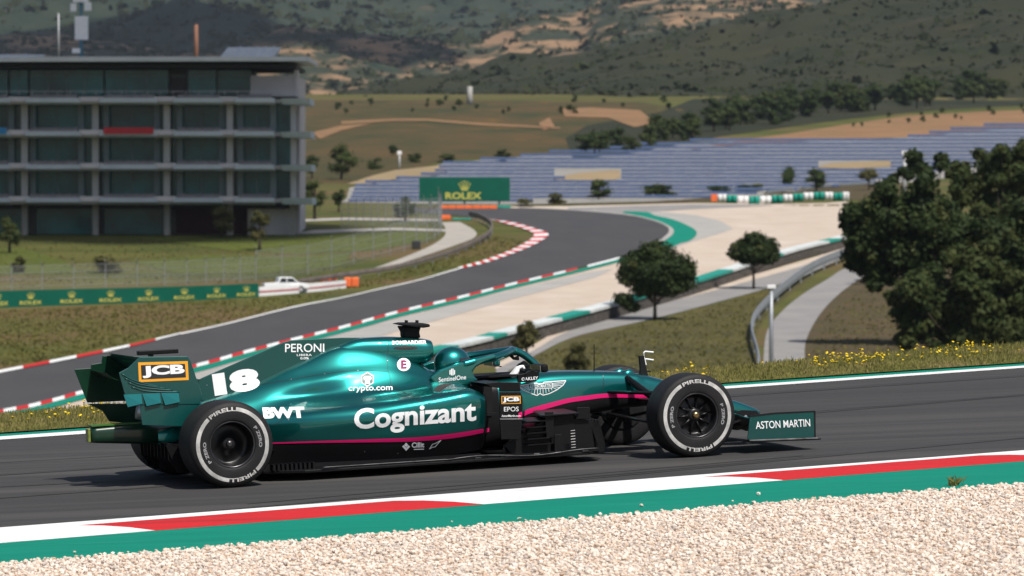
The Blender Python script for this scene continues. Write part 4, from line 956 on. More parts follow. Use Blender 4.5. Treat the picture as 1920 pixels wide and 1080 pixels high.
hr = [rrect(x, w, zt, .6, 28, 2.6) for x, w, zt in ((1.72,.16,.70),(1.80,.21,.735),(1.90,.24,.75),(1.97,.25,.745),(2.0,.24,.72))]
loft('headrest', hr, m_paint)
def plate(name, poly, y, th, m, par=car, bev=.004, label=None):
    mb = MB(); mb.prism([Cy(u, v, y) for u, v in poly], (0, th, 0)); q = mb.build(name, m, par)
    if bev: bevel(q, bev)
    if label: q['label'] = label
    return q
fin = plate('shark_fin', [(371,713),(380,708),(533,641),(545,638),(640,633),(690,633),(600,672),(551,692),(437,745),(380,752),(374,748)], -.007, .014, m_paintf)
# cockpit side fairing rising into the halo
for sd in (-1, 1):
    pl = [Cy(u, v, -.33) for u, v in [(806,708),(824,693.5),(848,685),(876,676.5),(909,668.5),(930,664),(931,672),(908,680),(893,688),(887,696),(888,704),(897,713),(880,722),(840,726),(815,722)]]
    mb = MB(); mb.prism([(p.x, sd*(.335), p.z) for p in pl], (0, -sd*.05, 0)); q = mb.build('halo_fairing', m_paint, car); bevel(q, .014, 3)
    if sd == -1: fairing = q
H_ = []
for sd in (-1, 1):
    for (u, v, y) in [(868,684,-.31),(890,678,-.305),(909,674,-.285),(930,669.5,-.235),(945,664.5,-.16),(955,660,-.07)]:
        p = Cy(u, v, y); H_.append((p.x, sd*abs(p.y)*1.0, p.z, sd))
L_ = [Vector(p[:3]) for p in H_ if p[3] == -1]; Rr = [Vector(p[:3]) for p in H_ if p[3] == 1]
apex = Cy(960,656.5,0)
hp = [tuple(p) for p in L_]+[tuple(apex)]+[tuple(p) for p in Rr[::-1]]
mb = MB(); mb.tube(spl(hp, 5), .032, 12); halo = mb.build('halo', m_paint, car, True)
mb = MB(); st = spl([tuple(Cy(u, v, 0)) for u, v in [(956,658),(968,659),(979,663.5),(990,671),(1001,680.5),(1011,690),(1026,700)]], 5)
mb.tube(st, [.034]*6+[.03]*(len(st)-6), 12, flat=1.0); mb.build('halo_strut', m_paint, car, True)
mb = MB(); mb.tube([tuple(Cy(u, v, 0)) for u, v in [(957,664),(963,672),(972,671)]], [.02,.012,.02], 8); mb.build('halo_bracket', m_carbon, car, True)
# cockpit opening
mb = MB(); pts = []
for k in range(40):
    a = 2*math.pi*k/40; c, s = math.cos(a), math.sin(a); r = (abs(c)**3+abs(s)**3)**(-1/3); pts.append((2.36+.40*r*c, .215*r*s, .672))
mb.prism(pts, (0,0,.014)); mb.build('cockpit_opening', m_black, car)
mb = MB(); mb.tube([(2.66,-.13,.66),(2.68,-.12,.74),(2.68,0,.765),(2.68,.12,.74),(2.66,.13,.66)], .014, 8); mb.box(2.655,2.69,-.11,.11,.64,.74); mb.build('steering_wheel', m_carbon, car, False)
# mirrors
for sd in (-1, 1):
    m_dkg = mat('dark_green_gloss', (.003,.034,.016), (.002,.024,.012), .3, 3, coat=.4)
    p = Cy(1004,682.5,-.60); q_ = Cy(1021,697,-.60); x0, x1, z0, z1 = p.x, q_.x, q_.z, p.z
    mb = MB(); mb.box(x0+.012, x1, -.12, .12, z0, z1); h = mb.build('mirror', m_paint if sd == 1 else m_carbon, car); h.location = (0, sd*.585, 0); bevel(h, .02, 3)
    mb = MB(); mb.box(x0+.004, x0+.011, -.108, .108, z0+.008, z1-.008); g = mb.build('mirror_glass', mat('mirror_glass', (.16,.16,.17), (.13,.13,.14), .08, 2, metal=.6) if 'mirror_glass' not in MC else MC['mirror_glass'], h)
    mb = MB(); mb.tube([((x0+x1)/2, sd*.55, z0+.01), ((x0+x1)/2-.02, sd*.44, z0+.015), ((x0+x1)/2-.03, sd*.27, z0+.012)], .008, 8, flat=.6); mb.build('mirror_stalk', m_carbon, car)
oak = plate('cockpit_deflector', [(971,702),(985,700.5),(996,694),(1003,690),(1011,690),(1011,710),(1004,716),(972,717)], -.335, .03, m_carbon)
# T camera and antennas
plate('camera_mount', [(750,611),(791,613),(787,622),(790,634),(757,634),(756,622)], -.05, .10, m_black, bev=.015)
mb = MB(); e = [Cy(u, v, 0) for u, v in [(743,607.5),(755,605),(785,605),(797,607),(798,612),(785,614),(765,612)]]
mb.prism([(p.x, -.13, p.z) for p in e], (0,.26,0)); bevel(mb.build('camera_wing', m_black, car), .01)
for u in (759, 779):
    p = Cy(u, 605, 0); mb = MB(); mb.tube([(p.x,-.03,p.z-.01),(p.x+.005,-.03,p.z+.02)], .014, 8); mb.build('camera_lens', m_black, car)
p = Cy(1114,698,0); mb = MB(); mb.tube([p, Cy(1114,645,0)], [.005,.003], 6); mb.build('antenna', m_carbon, car)
plate('pitot_stalk', [(1199,667),(1208,667),(1212,690),(1218,712),(1200,712),(1201,690)], -.015, .03, m_black)
mb = MB(); mb.tube([Cy(u,v,0) for u,v in [(1211,684),(1208,672),(1207,661),(1210,659),(1225,660.5)]], .007, 6); mb.tube([Cy(u,v,0) for u,v in [(1210,673),(1225,675)]], .007, 6); mb.build('pitot_tubes', m_dwhite, car)
mb = MB(); mb.tube([Cy(1203,696,0), Cy(1220,696.5,0)], .008, 6); mb.build('pitot_fin', m_black, car)
for u, m in ((1178, m_paint),): 
    for sd in (-1,1):
        mb = MB(); p = Cy(u, 701, -.12); mb.tube([(p.x-.06, sd*.10, p.z-.01),(p.x+.02, sd*.10, p.z+.005),(p.x+.06, sd*.1, p.z-.02)], [.03,.035,.02], 10); mb.build('nose_camera', m_paint, car, True)
# floor and edge rails
mb = MB(); fl = [(3.04,.30),(3.06,.70),(2.9,.79),(1.0,.80),(.62,.78),(.34,.60),(.34,.30)]
mb.prism([(x, -y, .060) for x, y in fl]+[(x, y, .060) for x, y in fl[::-1]], (0,0,.022)); floor = bevel(mb.build('floor', m_carbon, car), .004)
for sd in (-1, 1):
    rail = [(x, sd*.80, .096+(.012*math.sin(x*7) if x > 1.75 else 0)) for x in np.linspace(.75, 3.0, 70)]
    mb = MB(); mb.tube(rail, .0045, 6); mb.build('floor_edge_rail', mat('dull_metal', (.10,.10,.105), (.02,.02,.02), .4, 9, metal=.7) if 'dull_metal' not in MC else MC['dull_metal'], car, True)
    mb = MB()
    for k in range(10): x = .40+.035*k; mb.box(x, x+.018, sd*.62-.05, sd*.62+.05, .082, .13)
    mb.build('floor_fins', m_carbon, car)
for sd in (-1, 1):
    for x in (.98,1.22,1.50,1.74,1.98,2.22,2.46,2.64,2.86):
        mb = MB(); mb.box(x, x+.05, sd*.785-.012, sd*.785+.012, .084, .098); bevel(mb.build('floor_bracket', MC['dull_metal'], car), .003)
mb = MB(); mb.box(.2,3.0,-.25,.25,.018,.058); mb.build('plank', m_black, car)
# lower sidepod skirt below the stripe
for sd in (-1, 1):
    mb = MB(); top = []; bot = []
    sk = [(x, float(crs(bx, BW[7], x))) for x in np.linspace(.35, 2.1, 24)]
    V = [(x, sd*(w-.01), .11) for x, w in sk]+[(x, sd*min(.79, w+.12), .083) for x, w in sk]; n = len(sk)
    mb.add(V, [(i, i+1, i+n+1, i+n) for i in range(n-1)]); mb.build('floor_ramp', m_carbon, car, True)
# bargeboards and turning vanes, both sides
def both(name, poly, y, th, m, bev=.003):
    r = []
    for sd in (-1, 1):
        mb = MB(); mb.prism([(p.x, sd*abs(y), p.z) for p in [Cy(u, v, -abs(y)) for u, v in poly]], (0, -sd*th, 0)); q = bevel(mb.build(name, m, car), bev); r.append(q)
    return r[0]
panel = both('side_vane', [(937,735),(976,735),(980,745),(980,783),(976,824),(940,824),(937,785)], .77, .014, m_carbon)
both('side_vane', [(937,717),(975,717),(976,734),(937,734)], .70, .02, m_carbon)
both('inlet_vane', [(908,719),(938,716),(938,728),(922,726)], .71, .38, m_carbon)
for sd in (-1, 1):
    mb = MB(); mb.box(2.135, 2.30, sd*.31-.008, sd*.31+.008, .40, .648); mb.box(2.135,2.28, sd*.46-.15, sd*.46+.15, .40,.41); mb.build('inlet_duct', m_black, car)
for k, y in enumerate((.40,.48,.56,.63,.69)):
    both('bargeboard', [(985+k*10,800-k*4),(1090-k*6,775),(1124-k*4,790),(1128-k*3,846),(985,852),(940+k*5,852),(945,835)], y, .008, m_carbon)
both('turning_vane', [(1022,773),(1038,772),(1039,820),(1024,821)], .73, .012, m_carbon)
both('turning_vane', [(1040,815),(1053,814),(1056,847),(1040,848)], .75, .012, m_carbon)
both('turning_vane', [(1083,764),(1106,763),(1107,785),(1080,786)], .72, .012, m_carbon)
for k in range(4): both('turning_vane', [(1104+k*5,786),(1108+k*5,786),(1126+k*3,832),(1124+k*3,850),(1119+k*3,850),(1120+k*3,834)], .66-.04*k, .01, m_carbon)
for sd in (-1, 1):
    mb = MB(); a = Cy(1010,781,-.72); b_ = Cy(1085,776,-.72)
    mb.prism([(a.x, sd*.76, a.z),(b_.x, sd*.74, b_.z),(b_.x+.03, sd*.28, b_.z+.01),(a.x+.1, sd*.30, a.z+.01)], (0,0,.012)); bevel(mb.build('boomerang_wing', m_carbon, car), .003)
    for k in range(5):
        mb = MB(); z = .16+.045*k; mb.prism([(2.42, sd*.78, z),(2.62-.01*k, sd*.76, z),(2.62, sd*.45, z+.01),(2.42, sd*.5, z+.01)], (0,0,.007)); mb.build('bargeboard_slat', m_carbon, car)
    mb = MB(); 
    for k in range(7): mb.tube([(2.78, sd*.765, .12+.022*k),(2.815, sd*.768, .122+.022*k)], .004, 5)
    mb.build('vane_slots', MC['dull_metal'], car)
    mb = MB(); mb.box(2.2,3.02,sd*.5-.26,sd*.5+.26,.082,.10); mb.build('footplate', m_carbon, car)
# suspension
def arm(pts, r, flat=.45, m=m_carbon):
    for sd in (-1, 1):
        mb = MB(); mb.tube([(x, -sd*y, z) for x, y, z in pts], r, 10, flat=flat); mb.build('suspension_arm', m, car, True)
arm([(3.32,-.19,.50),(3.70,-.74,.49)], .032); arm([(3.95,-.14,.50),(3.75,-.74,.49)], .032); arm([(3.30,-.2,.33),(3.70,-.76,.22)], .03); arm([(3.98,-.14,.33),(3.76,-.76,.22)], .03)
arm([(3.48,-.17,.60),(3.72,-.70,.30)], .028, 1.); arm([(3.55,-.16,.43),(3.86,-.74,.40)], .026)
arm([(.55,-.2,.42),(.04,-.72,.46)], .028); arm([(-.2,-.1,.42),(-.02,-.72,.46)], .028); arm([(.55,-.25,.22),(.04,-.74,.2)], .03); arm([(-.22,-.1,.24),(0,-.74,.2)], .03); arm([(0,-.1,.27),(0,-.8,.32)], .03, 1.)
for sd in (-1,1):
    for x, yo, r in ((0, .56, .2),(3.75,.68,.19)):
        mb = MB(); mb.tube([(x, sd*yo, .328),(x, sd*(yo+.2), .328)], [r, r*.98], 24); mb.build('brake_duct', m_black, car, False)
# wheels: rim with tyre, marking and nut as sub-parts
def lathe(prof, n=72):
    V = []; Fs = []; k = len(prof)
    for i in range(n):
        a = 2*math.pi*i/n
        for (r, y) in prof: V.append((r*math.cos(a), y, r*math.sin(a)))
    for i in range(n):
        for j in range(k-1): Fs.append((i*k+j, i*k+j+1, ((i+1) % n)*k+j+1, ((i+1) % n)*k+j))
    return V, Fs
TR_ = .327
def wheel(x, w, sd, front):
    h = w/2; out = -1       # outer face towards -y in wheel space
    rp = [(.0,-.10),(.035,-.105),(.05,-.10),(.06,-.075),(.13,-.055),(.150,-.06),(.158,-.10),(.160,-.135 if w > .35 else -.115),(.165,-h*.93),(.176,-h*.965),(.178,-h*.93),(.17,-h*.85),(.16,0),(.17,h*.9),(.178,h*.95)]
    V, Fs = lathe(rp); root = mesh('wheel', V, Fs, m_rim, car, True)
    root.location = (x, sd*(1.0-h), TR_)
    if sd == 1: root.rotation_euler.z = math.pi
    tp = [(.176,-h*.93),(.182,-h*.985),(.205,-h*1.01),(.245,-h*1.015),(.280,-h*1.0),(.303,-h*.955),(.317,-h*.89),(.3235,-h*.80),(TR_-.001,-h*.6),(TR_,-h*.3),(TR_,0)]
    tp = tp+[(r, -y) for r, y in tp[::-1][1:]]
    V, Fs = lathe(spl(tp, 3), 96); mesh('tyre', V, Fs, m_tyre, root, True)
    V, Fs = lathe([(.166,-h*.955),(.171,-h*.975),(.176,-h*.965)]); mesh('rim_lip', V, Fs, m_rimlip, root, True)
    mb = MB(); mb.tube([(0,-.08,0),(0,-.135,0),(0,-.14,0)], [.026,.024,.016], 12, up=(0,0,1)); mb.build('wheel_nut', m_nut if front else m_rimlip, root, False)
    if front:
        mb = MB()
        for k in range(10):
            a = 2*math.pi*k/10; mb.tube([(.05*math.cos(a),-.09,.05*math.sin(a)),(.145*math.cos(a+.1),-.065,.145*math.sin(a+.1))], .008, 6)
        mb.build('spokes', m_rim, root, True)
    # white sidewall marking: two arcs with lettering between them
    def yy(r): return float(np.interp(r, [.205,.245,.280,.303], [-h*1.01,-h*1.015,-h*1.0,-h*.955]))-.0016
    def arc(a0, a1, r0, r1, n=40):
        V = []; 
        for i in range(n+1):
            a = math.radians(a0+(a1-a0)*i/n)
            for k in range(4): r = r0+(r1-r0)*k/3; V.append((r*math.cos(a), yy(r), r*math.sin(a)))
        return V, [(i*4+k, i*4+k+1, i*4+k+5, i*4+k+4) for i in range(n) for k in range(3)]
    mb = MB(); ph = {True: 0, False: 14}[front]
    for a0, a1 in ((118+ph, 248+ph), (298+ph, 428+ph)): mb.add(*arc(a0, a1, .254, .283))
    def ring_text(s, amid, span, r0, r1, m_=0):
        V2, F2 = text_poly(s, .03); 
        V = []
        for (tx, ty) in V2:
            a = math.radians(amid+span*(.5-tx)); r = r0+(r1-r0)*ty; V.append((r*math.cos(a), yy(r), r*math.sin(a)))
        mb.add(V, F2)
    ring_text('PIRELLI', 90+ph, 50, .254, .283); ring_text('PIRELLI', 270+ph, 50, .254, .283)
    mb.build('tyre_marking', m_tyrew2, root, False)
    mb = MB(); ring_text('P ZERO', 0+ph, 44, .205, .230); ring_text('P ZERO', 180+ph, 44, .205, .230); mb.build('tyre_lettering', MC['tyre_grey'] if 'tyre_grey' in MC else mat('tyre_grey', (.34,.34,.35), (.26,.26,.27), .5, 6), root)
    return root
for sd in (-1, 1): wheel(0, .405, sd, False); wheel(3.75, .305, sd, True)
# front wing
EPF = [(1406,781),(1452,775),(1527,771.5),(1528,823),(1405,828),(1402,822)]
for sd in (-1, 1):
    mb = MB(); P = [Cy(u, v, -.98) for u, v in EPF]; mb.prism([(p.x, sd*.98, p.z) for p in P], (0, -sd*.012, 0)); q = bevel(mb.build('front_wing_endplate', [m_paintf], car), .003)
    if sd == -1: fwe = q
    mb = MB(); a = Cy(1403,828,-.98); b_ = Cy(1531,823,-.98); mb.prism([(a.x, sd*.86, a.z-.004),(b_.x, sd*.86, b_.z-.006),(b_.x+.01, sd*1.0, b_.z-.006),(a.x, sd*1.0, a.z-.004)], (0,0,.012)); mb.tube([(a.x, sd*.995, a.z+.006),(b_.x, sd*.995, b_.z+.004),(b_.x+.03, sd*.99, b_.z+.004)], .012, 8); bevel(mb.build('footplate', MC['dull_metal'], car), .002)
    mb = MB(); mb.prism([(p.x, sd*.9825, p.z) for p in [Cy(u, v, -.98) for u, v in [(1406,779),(1452,773.5),(1528,770),(1528,772.5),(1452,776.5),(1406,782)]]], (0,-sd*.016,0)); mb.prism([(p.x, sd*.9825, p.z) for p in [Cy(u, v, -.98) for u, v in [(1526,771),(1529,771),(1529.5,823),(1527,823)]]], (0,-sd*.016,0)); mb.build('endplate_edge', m_black, car)
def wing(name, st, m, par=car, th=.10):
    "st: list of (y, xlead, zlead, xtrail, ztrail, camber)"
    secs = []
    for (y, xl, zl, xt, zt, c) in st:
        up = []; lo = []
        for k in range(9):
            t = k/8; x = xl+(xt-xl)*t; z = zl+(zt-zl)*t-c*math.sin(math.pi*t); q = th*abs(xt-xl)*(.6*math.sqrt(t)*(1-t)+.02)
            up.append((x, y, z+q)); lo.append((x, y, z-q))
        secs.append(up+lo[::-1])
    return loft(name, secs, m, par)
for k in range(5):
    st = []
    for y in np.linspace(-.968, .968, 33):
        a = abs(y); rise = max(0, (a-.25)/.72); inn = 1 if a > .27 else 0.0
        fade = min(1, max(0, (a-.22)/.12))
        xl = 4.78-.115*k-.04*rise+.0; xt = xl-.14-.02*k*rise
        zl = .105+(.028*k)*(.35+.65*fade)+.012*k*rise; zt = zl+(.02+.018*k)*fade*(.7+.4*(1-rise))
        st.append((y, xl, zl, xt, zt, .012))
    if k == 0: wing('front_wing_plane', st, m_carbon)
    else:
        wing('front_wing_flap', st[:13], m_carbon if k < 4 else m_paint); wing('front_wing_flap', st[20:], m_carbon if k < 4 else m_paint)
for sd in (-1,1):
    mb = MB(); mb.prism([(4.62, sd*.085,.27),(4.35, sd*.10,.30),(4.50, sd*.12,.115),(4.72, sd*.12,.115)], (0,.01,0)); bevel(mb.build('nose_pylon', m_carbon, car), .003)
    mb = MB(); mb.tube([Cy(u, v, -.75) for u, v in [(1375,792),(1390,787),(1400,780)]] if sd == -1 else [(p.x, .75, p.z) for p in [Cy(u, v, -.75) for u, v in [(1375,792),(1390,787),(1400,780)]]], .012, 8); mb.build('flap_adjuster', m_alu, car, True)
# rear wing
NE = [(223,699),(240,690),(262,669),(352,668),(358,678),(379,740),(375,758),(240,760)]
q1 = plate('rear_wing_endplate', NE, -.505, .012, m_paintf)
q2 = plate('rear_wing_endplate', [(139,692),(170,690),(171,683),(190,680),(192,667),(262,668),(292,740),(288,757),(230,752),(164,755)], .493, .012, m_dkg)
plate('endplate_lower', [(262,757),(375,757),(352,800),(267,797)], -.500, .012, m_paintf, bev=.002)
plate('endplate_lower', [(164,757),(290,757),(270,797),(205,790),(192,770)], .488, .012, m_dkg, bev=.002)
for k in range(3):
    u0 = 232+k*35; mb = MB(); P = [Cy(u, v, -.51) for u, v in [(u0,740-k*1.6),(u0+33,738.5-k*1.6),(u0+34,757-k*1.6),(u0+7,763-k*1.8)]]
    mb.add([(P[0].x,-.507,P[0].z),(P[1].x,-.507,P[1].z),(P[2].x,-.525,P[2].z),(P[3].x,-.525,P[3].z),(P[0].x,-.503,P[0].z-.004),(P[1].x,-.503,P[1].z-.004),(P[2].x,-.518,P[2].z-.006),(P[3].x,-.518,P[3].z-.006)], [(0,1,2,3),(7,6,5,4),(0,4,5,1),(1,5,6,2),(2,6,7,3),(3,7,4,0)]); mb.build('endplate_strake', m_paint, car)
for k in range(4):   # raised louvre ribs on the endplate
    mb = MB(); pts = spl([tuple(Cy(u, v, -.507)) for u, v in [(228+k*6,701+k*8),(248+k*8,712+k*7),(275+k*12,720+k*5),(300+k*12,726+k*3)]], 4); mb.tube(pts, .006, 6); mb.build('endplate_rib', m_paintf, car, True)
wing('rear_wing_flap', [(y, -.36, .86, -.58, 1.0, .03) for y in np.linspace(-.493, .493, 9)], m_paintf, th=.09)
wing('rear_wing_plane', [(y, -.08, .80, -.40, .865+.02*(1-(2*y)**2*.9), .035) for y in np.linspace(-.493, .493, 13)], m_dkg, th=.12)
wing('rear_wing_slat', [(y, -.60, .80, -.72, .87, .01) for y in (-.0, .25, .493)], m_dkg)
mb = MB(); a = Cy(258,665,0); mb.box(-.46,-.14,-.03,.03,.99,1.025); mb.tube([(-.36,0,1.0),(-.30,0,.80),(-.25,0,.45)], .022, 8); bevel(mb.build('wing_pylon', m_carbon, car), .006)
# crash structure, rain light, diffuser, exhaust
cs = [rrect(x, w, zt, zb, 24, 4) for x, w, zt, zb in ((-.2,.12,.50,.28),(-.5,.09,.475,.31),(-.82,.07,.46,.335),(-.86,.065,.455,.34))]
loft('crash_structure', cs, m_dkg)
mb = MB(); mb.box(-.885,-.862,-.045,.045,.345,.45); bevel(mb.build('rain_light', m_rain, car), .006)
mb = MB(); mb.box(-.86,-.3,-.066,.066,.466,.474); mb.build('light_strip', mat('lime_edge', (.05,.15,.02), (.04,.12,.02), .5, 3), car)
for k in range(9):
    y = -.44+.11*k; mb = MB(); mb.prism([(.25,y,.09),(-.30,y,.12),(-.36,y,.20),(-.36,y,.33),(-.05,y,.28),(.25,y,.16)], (0,.008,0)); mb.build('diffuser_strake', m_carbon, car)
mb = MB(); mb.prism([(.3,-.46,.10),(-.36,-.46,.32),(-.36,.46,.32),(.3,.46,.10)], (0,0,.012)); mb.prism([(.3,-.46,.08),(-.3,-.46,.10),(-.38,-.46,.32),(.0,-.46,.30)], (0,.01,0)); mb.prism([(.3,.45,.08),(-.3,.45,.10),(-.38,.45,.32),(.0,.45,.30)], (0,.01,0)); mb.build('diffuser', m_carbon, car)
for sd in (-1,1):
    for k in range(4):
        mb = MB(); mb.prism([(-.25+.04*k, sd*.55, .35),(-.22+.04*k, sd*.55, .35),(-.18+.04*k, sd*.6, .48),(-.21+.04*k, sd*.6, .48)], (0,sd*.12,0)); mb.build('brake_winglet', m_carbon, car)
mb = MB(); mb.tube([(-.1,0,.47),(-.48,0,.56)], .06, 16); mb.build('exhaust', m_alu, car, True)
# ------------------------------------------------------------------ driver
dr = bpy.data.objects.new('person', None); COL.objects.link(dr); dr.matrix_world = CARM @ Matrix.Translation((2.10,0,.15))
tag(dr, 'driver in a green helmet and white gloves, seated low in the racing car cockpit', 'person')
def skin(name, verts, edges, radii, m, parent, lv=2, root=0):
    me = bpy.data.meshes.new(name); me.from_pydata(verts, edges, []); ob = bpy.data.objects.new(name, me); COL.objects.link(ob)
    s = ob.modifiers.new('s', 'SKIN'); sv = me.skin_vertices[0].data
    for i, r in enumerate(radii): sv[i].radius = (r, r) if not isinstance(r, tuple) else r; sv[i].use_root = i == root
    d = ob.modifiers.new('d', 'SUBSURF'); d.levels = lv; d.render_levels = lv
    dg = bpy.context.evaluated_depsgraph_get(); dg.update(); m2 = bpy.data.meshes.new_from_object(ob.evaluated_get(dg)); m2.name = name; bpy.data.objects.remove(ob)
    m2.materials.clear(); m2.materials.append(m); m2.polygons.foreach_set('use_smooth', np.ones(len(m2.polygons), dtype=bool)); return link(bpy.data.objects.new(name, m2), parent)
m_suit = mat('race_suit', (.0,.085,.075), (.0,.07,.062), .8, 20); m_glove = mat('white_glove', (.80,.80,.80), (.66,.66,.67), .75, 30)
HC = Cy(845,681,0); hx, hz = HC.x-2.10, HC.z-.15
Vd = [(.0,0,.05),(-.06,0,.22),(-.08,0,.40),(-.05,0,.50),(hx,0,hz-.03),(hx+.01,0,hz+.05)]; Ed = [(0,1),(1,2),(2,3),(3,4),(4,5)]; Rd = [.15,.15,.15,.06,.09,.085]
GL = Cy(961,703,-.12); gx, gz = GL.x-2.10, GL.z-.15
for sd in (-1,1):
    b = len(Vd); Vd += [(-.04,sd*.19,.42),(.16,sd*.24,.34),(gx-.06,sd*.165,gz-.06),(gx-.01,sd*.15,gz-.015)]; Ed += [(2,b),(b,b+1),(b+1,b+2),(b+2,b+3)]; Rd += [.07,.05,.036,.03]
    b = len(Vd); Vd += [(.30,sd*.12,.12),(.62,sd*.12,.20),(1.0,sd*.10,.16)]; Ed += [(0,b),(b,b+1),(b+1,b+2)]; Rd += [.085,.065,.045]
body_p = skin('body', Vd, Ed, Rd, m_suit, dr)
for sd in (-1,1):
    # palm, four curled fingers of unequal length, thumb from the side of the palm, cuff along the forearm
    c = Vector((gx, sd*.145, gz-(.075 if sd == 1 else 0))); f = Vector((.55,0,.83)); n_ = Vector((-.83,0,.55)); s = Vector((0,1,0))
    V = [c-f*.10, c-f*.05, c-f*.005, c+f*.04]; E_ = [(0,1),(1,2),(2,3)]; R_ = [.044,.040,(.050,.030),(.050,.026)]
    for k, ln in enumerate((.85,1.0,.95,.75)):
        o_ = c+f*.045+s*(.027-.018*k)*sd; b = len(V); V += [o_+f*.025*ln, o_+f*.045*ln+Vector((.03,0,-.005))*ln, o_+f*.03*ln+Vector((.05,0,-.03))*ln]; E_ += [(3,b),(b,b+1),(b+1,b+2)]; R_ += [.0125,.0115,.010]
    b = len(V); V += [c+f*.01-s*sd*.04+Vector((.012,0,.0)), c+f*.04-s*sd*.052+Vector((.025,0,0))]; E_ += [(2,b),(b,b+1)]; R_ += [.012,.010]
    skin('glove', [tuple(v) for v in V], E_, R_, m_glove, dr, 2, 0)
bm = bmesh.new(); bmesh.ops.create_uvsphere(bm, u_segments=40, v_segments=24, radius=1)
for v in bm.verts:
    x, y, z = v.co; k = 1+.10*max(0, x)*max(0, -z+.3); v.co = Vector((hx+.01+x*.148*k, y*.122, hz+z*(.130 if z > 0 else .135)))
me = bpy.data.meshes.new('helmet'); bm.to_mesh(me); bm.free(); me.materials.append(m_paint); me.polygons.foreach_set('use_smooth', np.ones(len(me.polygons), dtype=bool)); helmet = link(bpy.data.objects.new('helmet', me), dr)
V = []; Fs = []
for i in range(25):
    a = math.radians(-78+156*i/24)
    for j in range(6):
        z = -.30+.62*j/5; r = math.sqrt(max(0, 1-z*z)); V.append((hx+.01+r*math.cos(a)*.153*(1+.10*max(0,math.cos(a)*r)*max(0,-z+.3)), r*math.sin(a)*.126, hz+z*.133))
for i in range(24):
    for j in range(5): q = i*6+j; Fs.append((q, q+6, q+7, q+1))
mesh('visor', V, Fs, m_glassd, helmet, True)
mb = MB(); mb.box(hx-.12,hx+.06,-.118,.118,hz-.16,hz-.10); bevel(mb.build('neck_restraint', m_carbon, dr), .02)
bpy.context.view_layer.update()
# ------------------------------------------------------------------ lettering and emblems laid on the real surfaces
def bvh_of(objs):
    V = []; Fs = []
    inv = CARM.inverted()
    for o in objs:
        M = inv @ o.matrix_world; b = len(V); V += [M @ v.co for v in o.data.vertices]; Fs += [tuple(i+b for i in p.vertices) for p in o.data.polygons]
    return BVHTree.FromPolygons(V, Fs)
BV = bvh_of([body, chassis, airbox, fin, fairing, halo, oak, panel, fwe, q1, helmet])
def subdiv(V, Fs, ml):
    bm = bmesh.new(); vs = [bm.verts.new((x, y, 0)) for x, y in V]
    for f in Fs:
        try: bm.faces.new([vs[i] for i in f])
        except ValueError: pass
    bmesh.ops.triangulate(bm, faces=bm.faces[:])
    for _ in range(5):
        ed = [e for e in bm.edges if e.calc_length() > ml]
        if not ed: break
        bmesh.ops.subdivide_edges(bm, edges=ed, cuts=1); bmesh.ops.triangulate(bm, faces=[f for f in bm.faces if len(f.verts) > 3])
    bm.verts.index_update(); r = [tuple(v.co[:2]) for v in bm.verts], [tuple(v.index for v in f.verts) for f in bm.faces]; bm.free(); return r
def decal(name, V, Fs, m, lift=.0035, ml=6, par=None):
    "V in picture units, projected on the car's skin and lifted a hair"
    V, Fs = subdiv(V, Fs, ml); P = []; ok = []
    for (u, v) in V:
        d = Vector(CM.T @ ray(u, v)).normalized(); h = BV.ray_cast(Vector(OC), d)
        if h[0] is None: P.append(None)
        else: P.append(h[0]-d*lift)
    Fs = [f for f in Fs if all(P[i] is not None for i in f) and max((P[f[0]]-P[f[k]]).length for k in (1,2)) < .12]
    use = sorted({i for f in Fs for i in f}); mp = {i: k for k, i in enumerate(use)}
    return mesh(name, [P[i] for i in use], [tuple(mp[i] for i in f) for f in Fs], m, par or car)
def dtext(name, s, bl, br, tl, m=None, bold=.01, space=1., lift=.0045, shear=0):
    V, Fs = text_poly(s, bold, 4, space, shear); bl, br, tl = map(np.array, (bl, br, tl))
    return decal(name, [tuple(bl+(br-bl)*x+(tl-bl)*y) for x, y in V], Fs, m or m_dwhite, lift)
def strip(name, us, top, bot, m, u0, u1, n=60, lift=.0035):
    X = np.linspace(u0, u1, n); V = [(x, np.interp(x, us, top)) for x in X]+[(x, np.interp(x, us, bot)) for x in X]
    return decal(name, V, [(i, i+1, i+n+1, i+n) for i in range(n-1)], m, lift)
def smooth_c(C):
    P = spl(list(zip(C[0], C[1], C[2])), 6); return [p[0] for p in P], [p[1] for p in P], [p[2] for p in P]
a, t, b_ = smooth_c(PINK_S); strip('stripe', a, t, b_, m_pink, 507, 917, 110)
a, t, b_ = smooth_c(PINK_C); strip('stripe', a, t, b_, m_pink, 972, 1250, 80)
def poly(name, P, m, lift=.0035): return decal(name, P, [tuple(range(len(P)))], m, lift)
def ell(u, v, a, b, n=28): return [(u+a*math.cos(6.2832*i/n), v+b*math.sin(6.2832*i/n)) for i in range(n)]
dtext('race_number', '18', (403,743), (489,729.5), (397,701.5), bold=.07, space=.95)
dtext('lettering', 'PERONI', (534.5,660.5), (608,660), (534.5,644.5), bold=.008)
dtext('lettering', 'LIBERA', (556.5,667.6), (584.5,667.3), (556.5,663.6), bold=.02, space=1.15)
dtext('lettering', '0.0%', (563,674), (579,673.6), (563,669.6), bold=.02)
dtext('lettering', 'BOMBARDIER', (735,646.3), (800,645), (735,638.8), bold=.05, space=1.08)
poly('duct_opening', ell(760.5,652.5,23,3.6), m_dblk)
poly('duct_opening', [(811,733),(820.6,723),(834,719),(850,718.5),(837,725.5),(825,735)], mat('slot_grey', (.05,.048,.045), (.035,.034,.032), .7, 9))
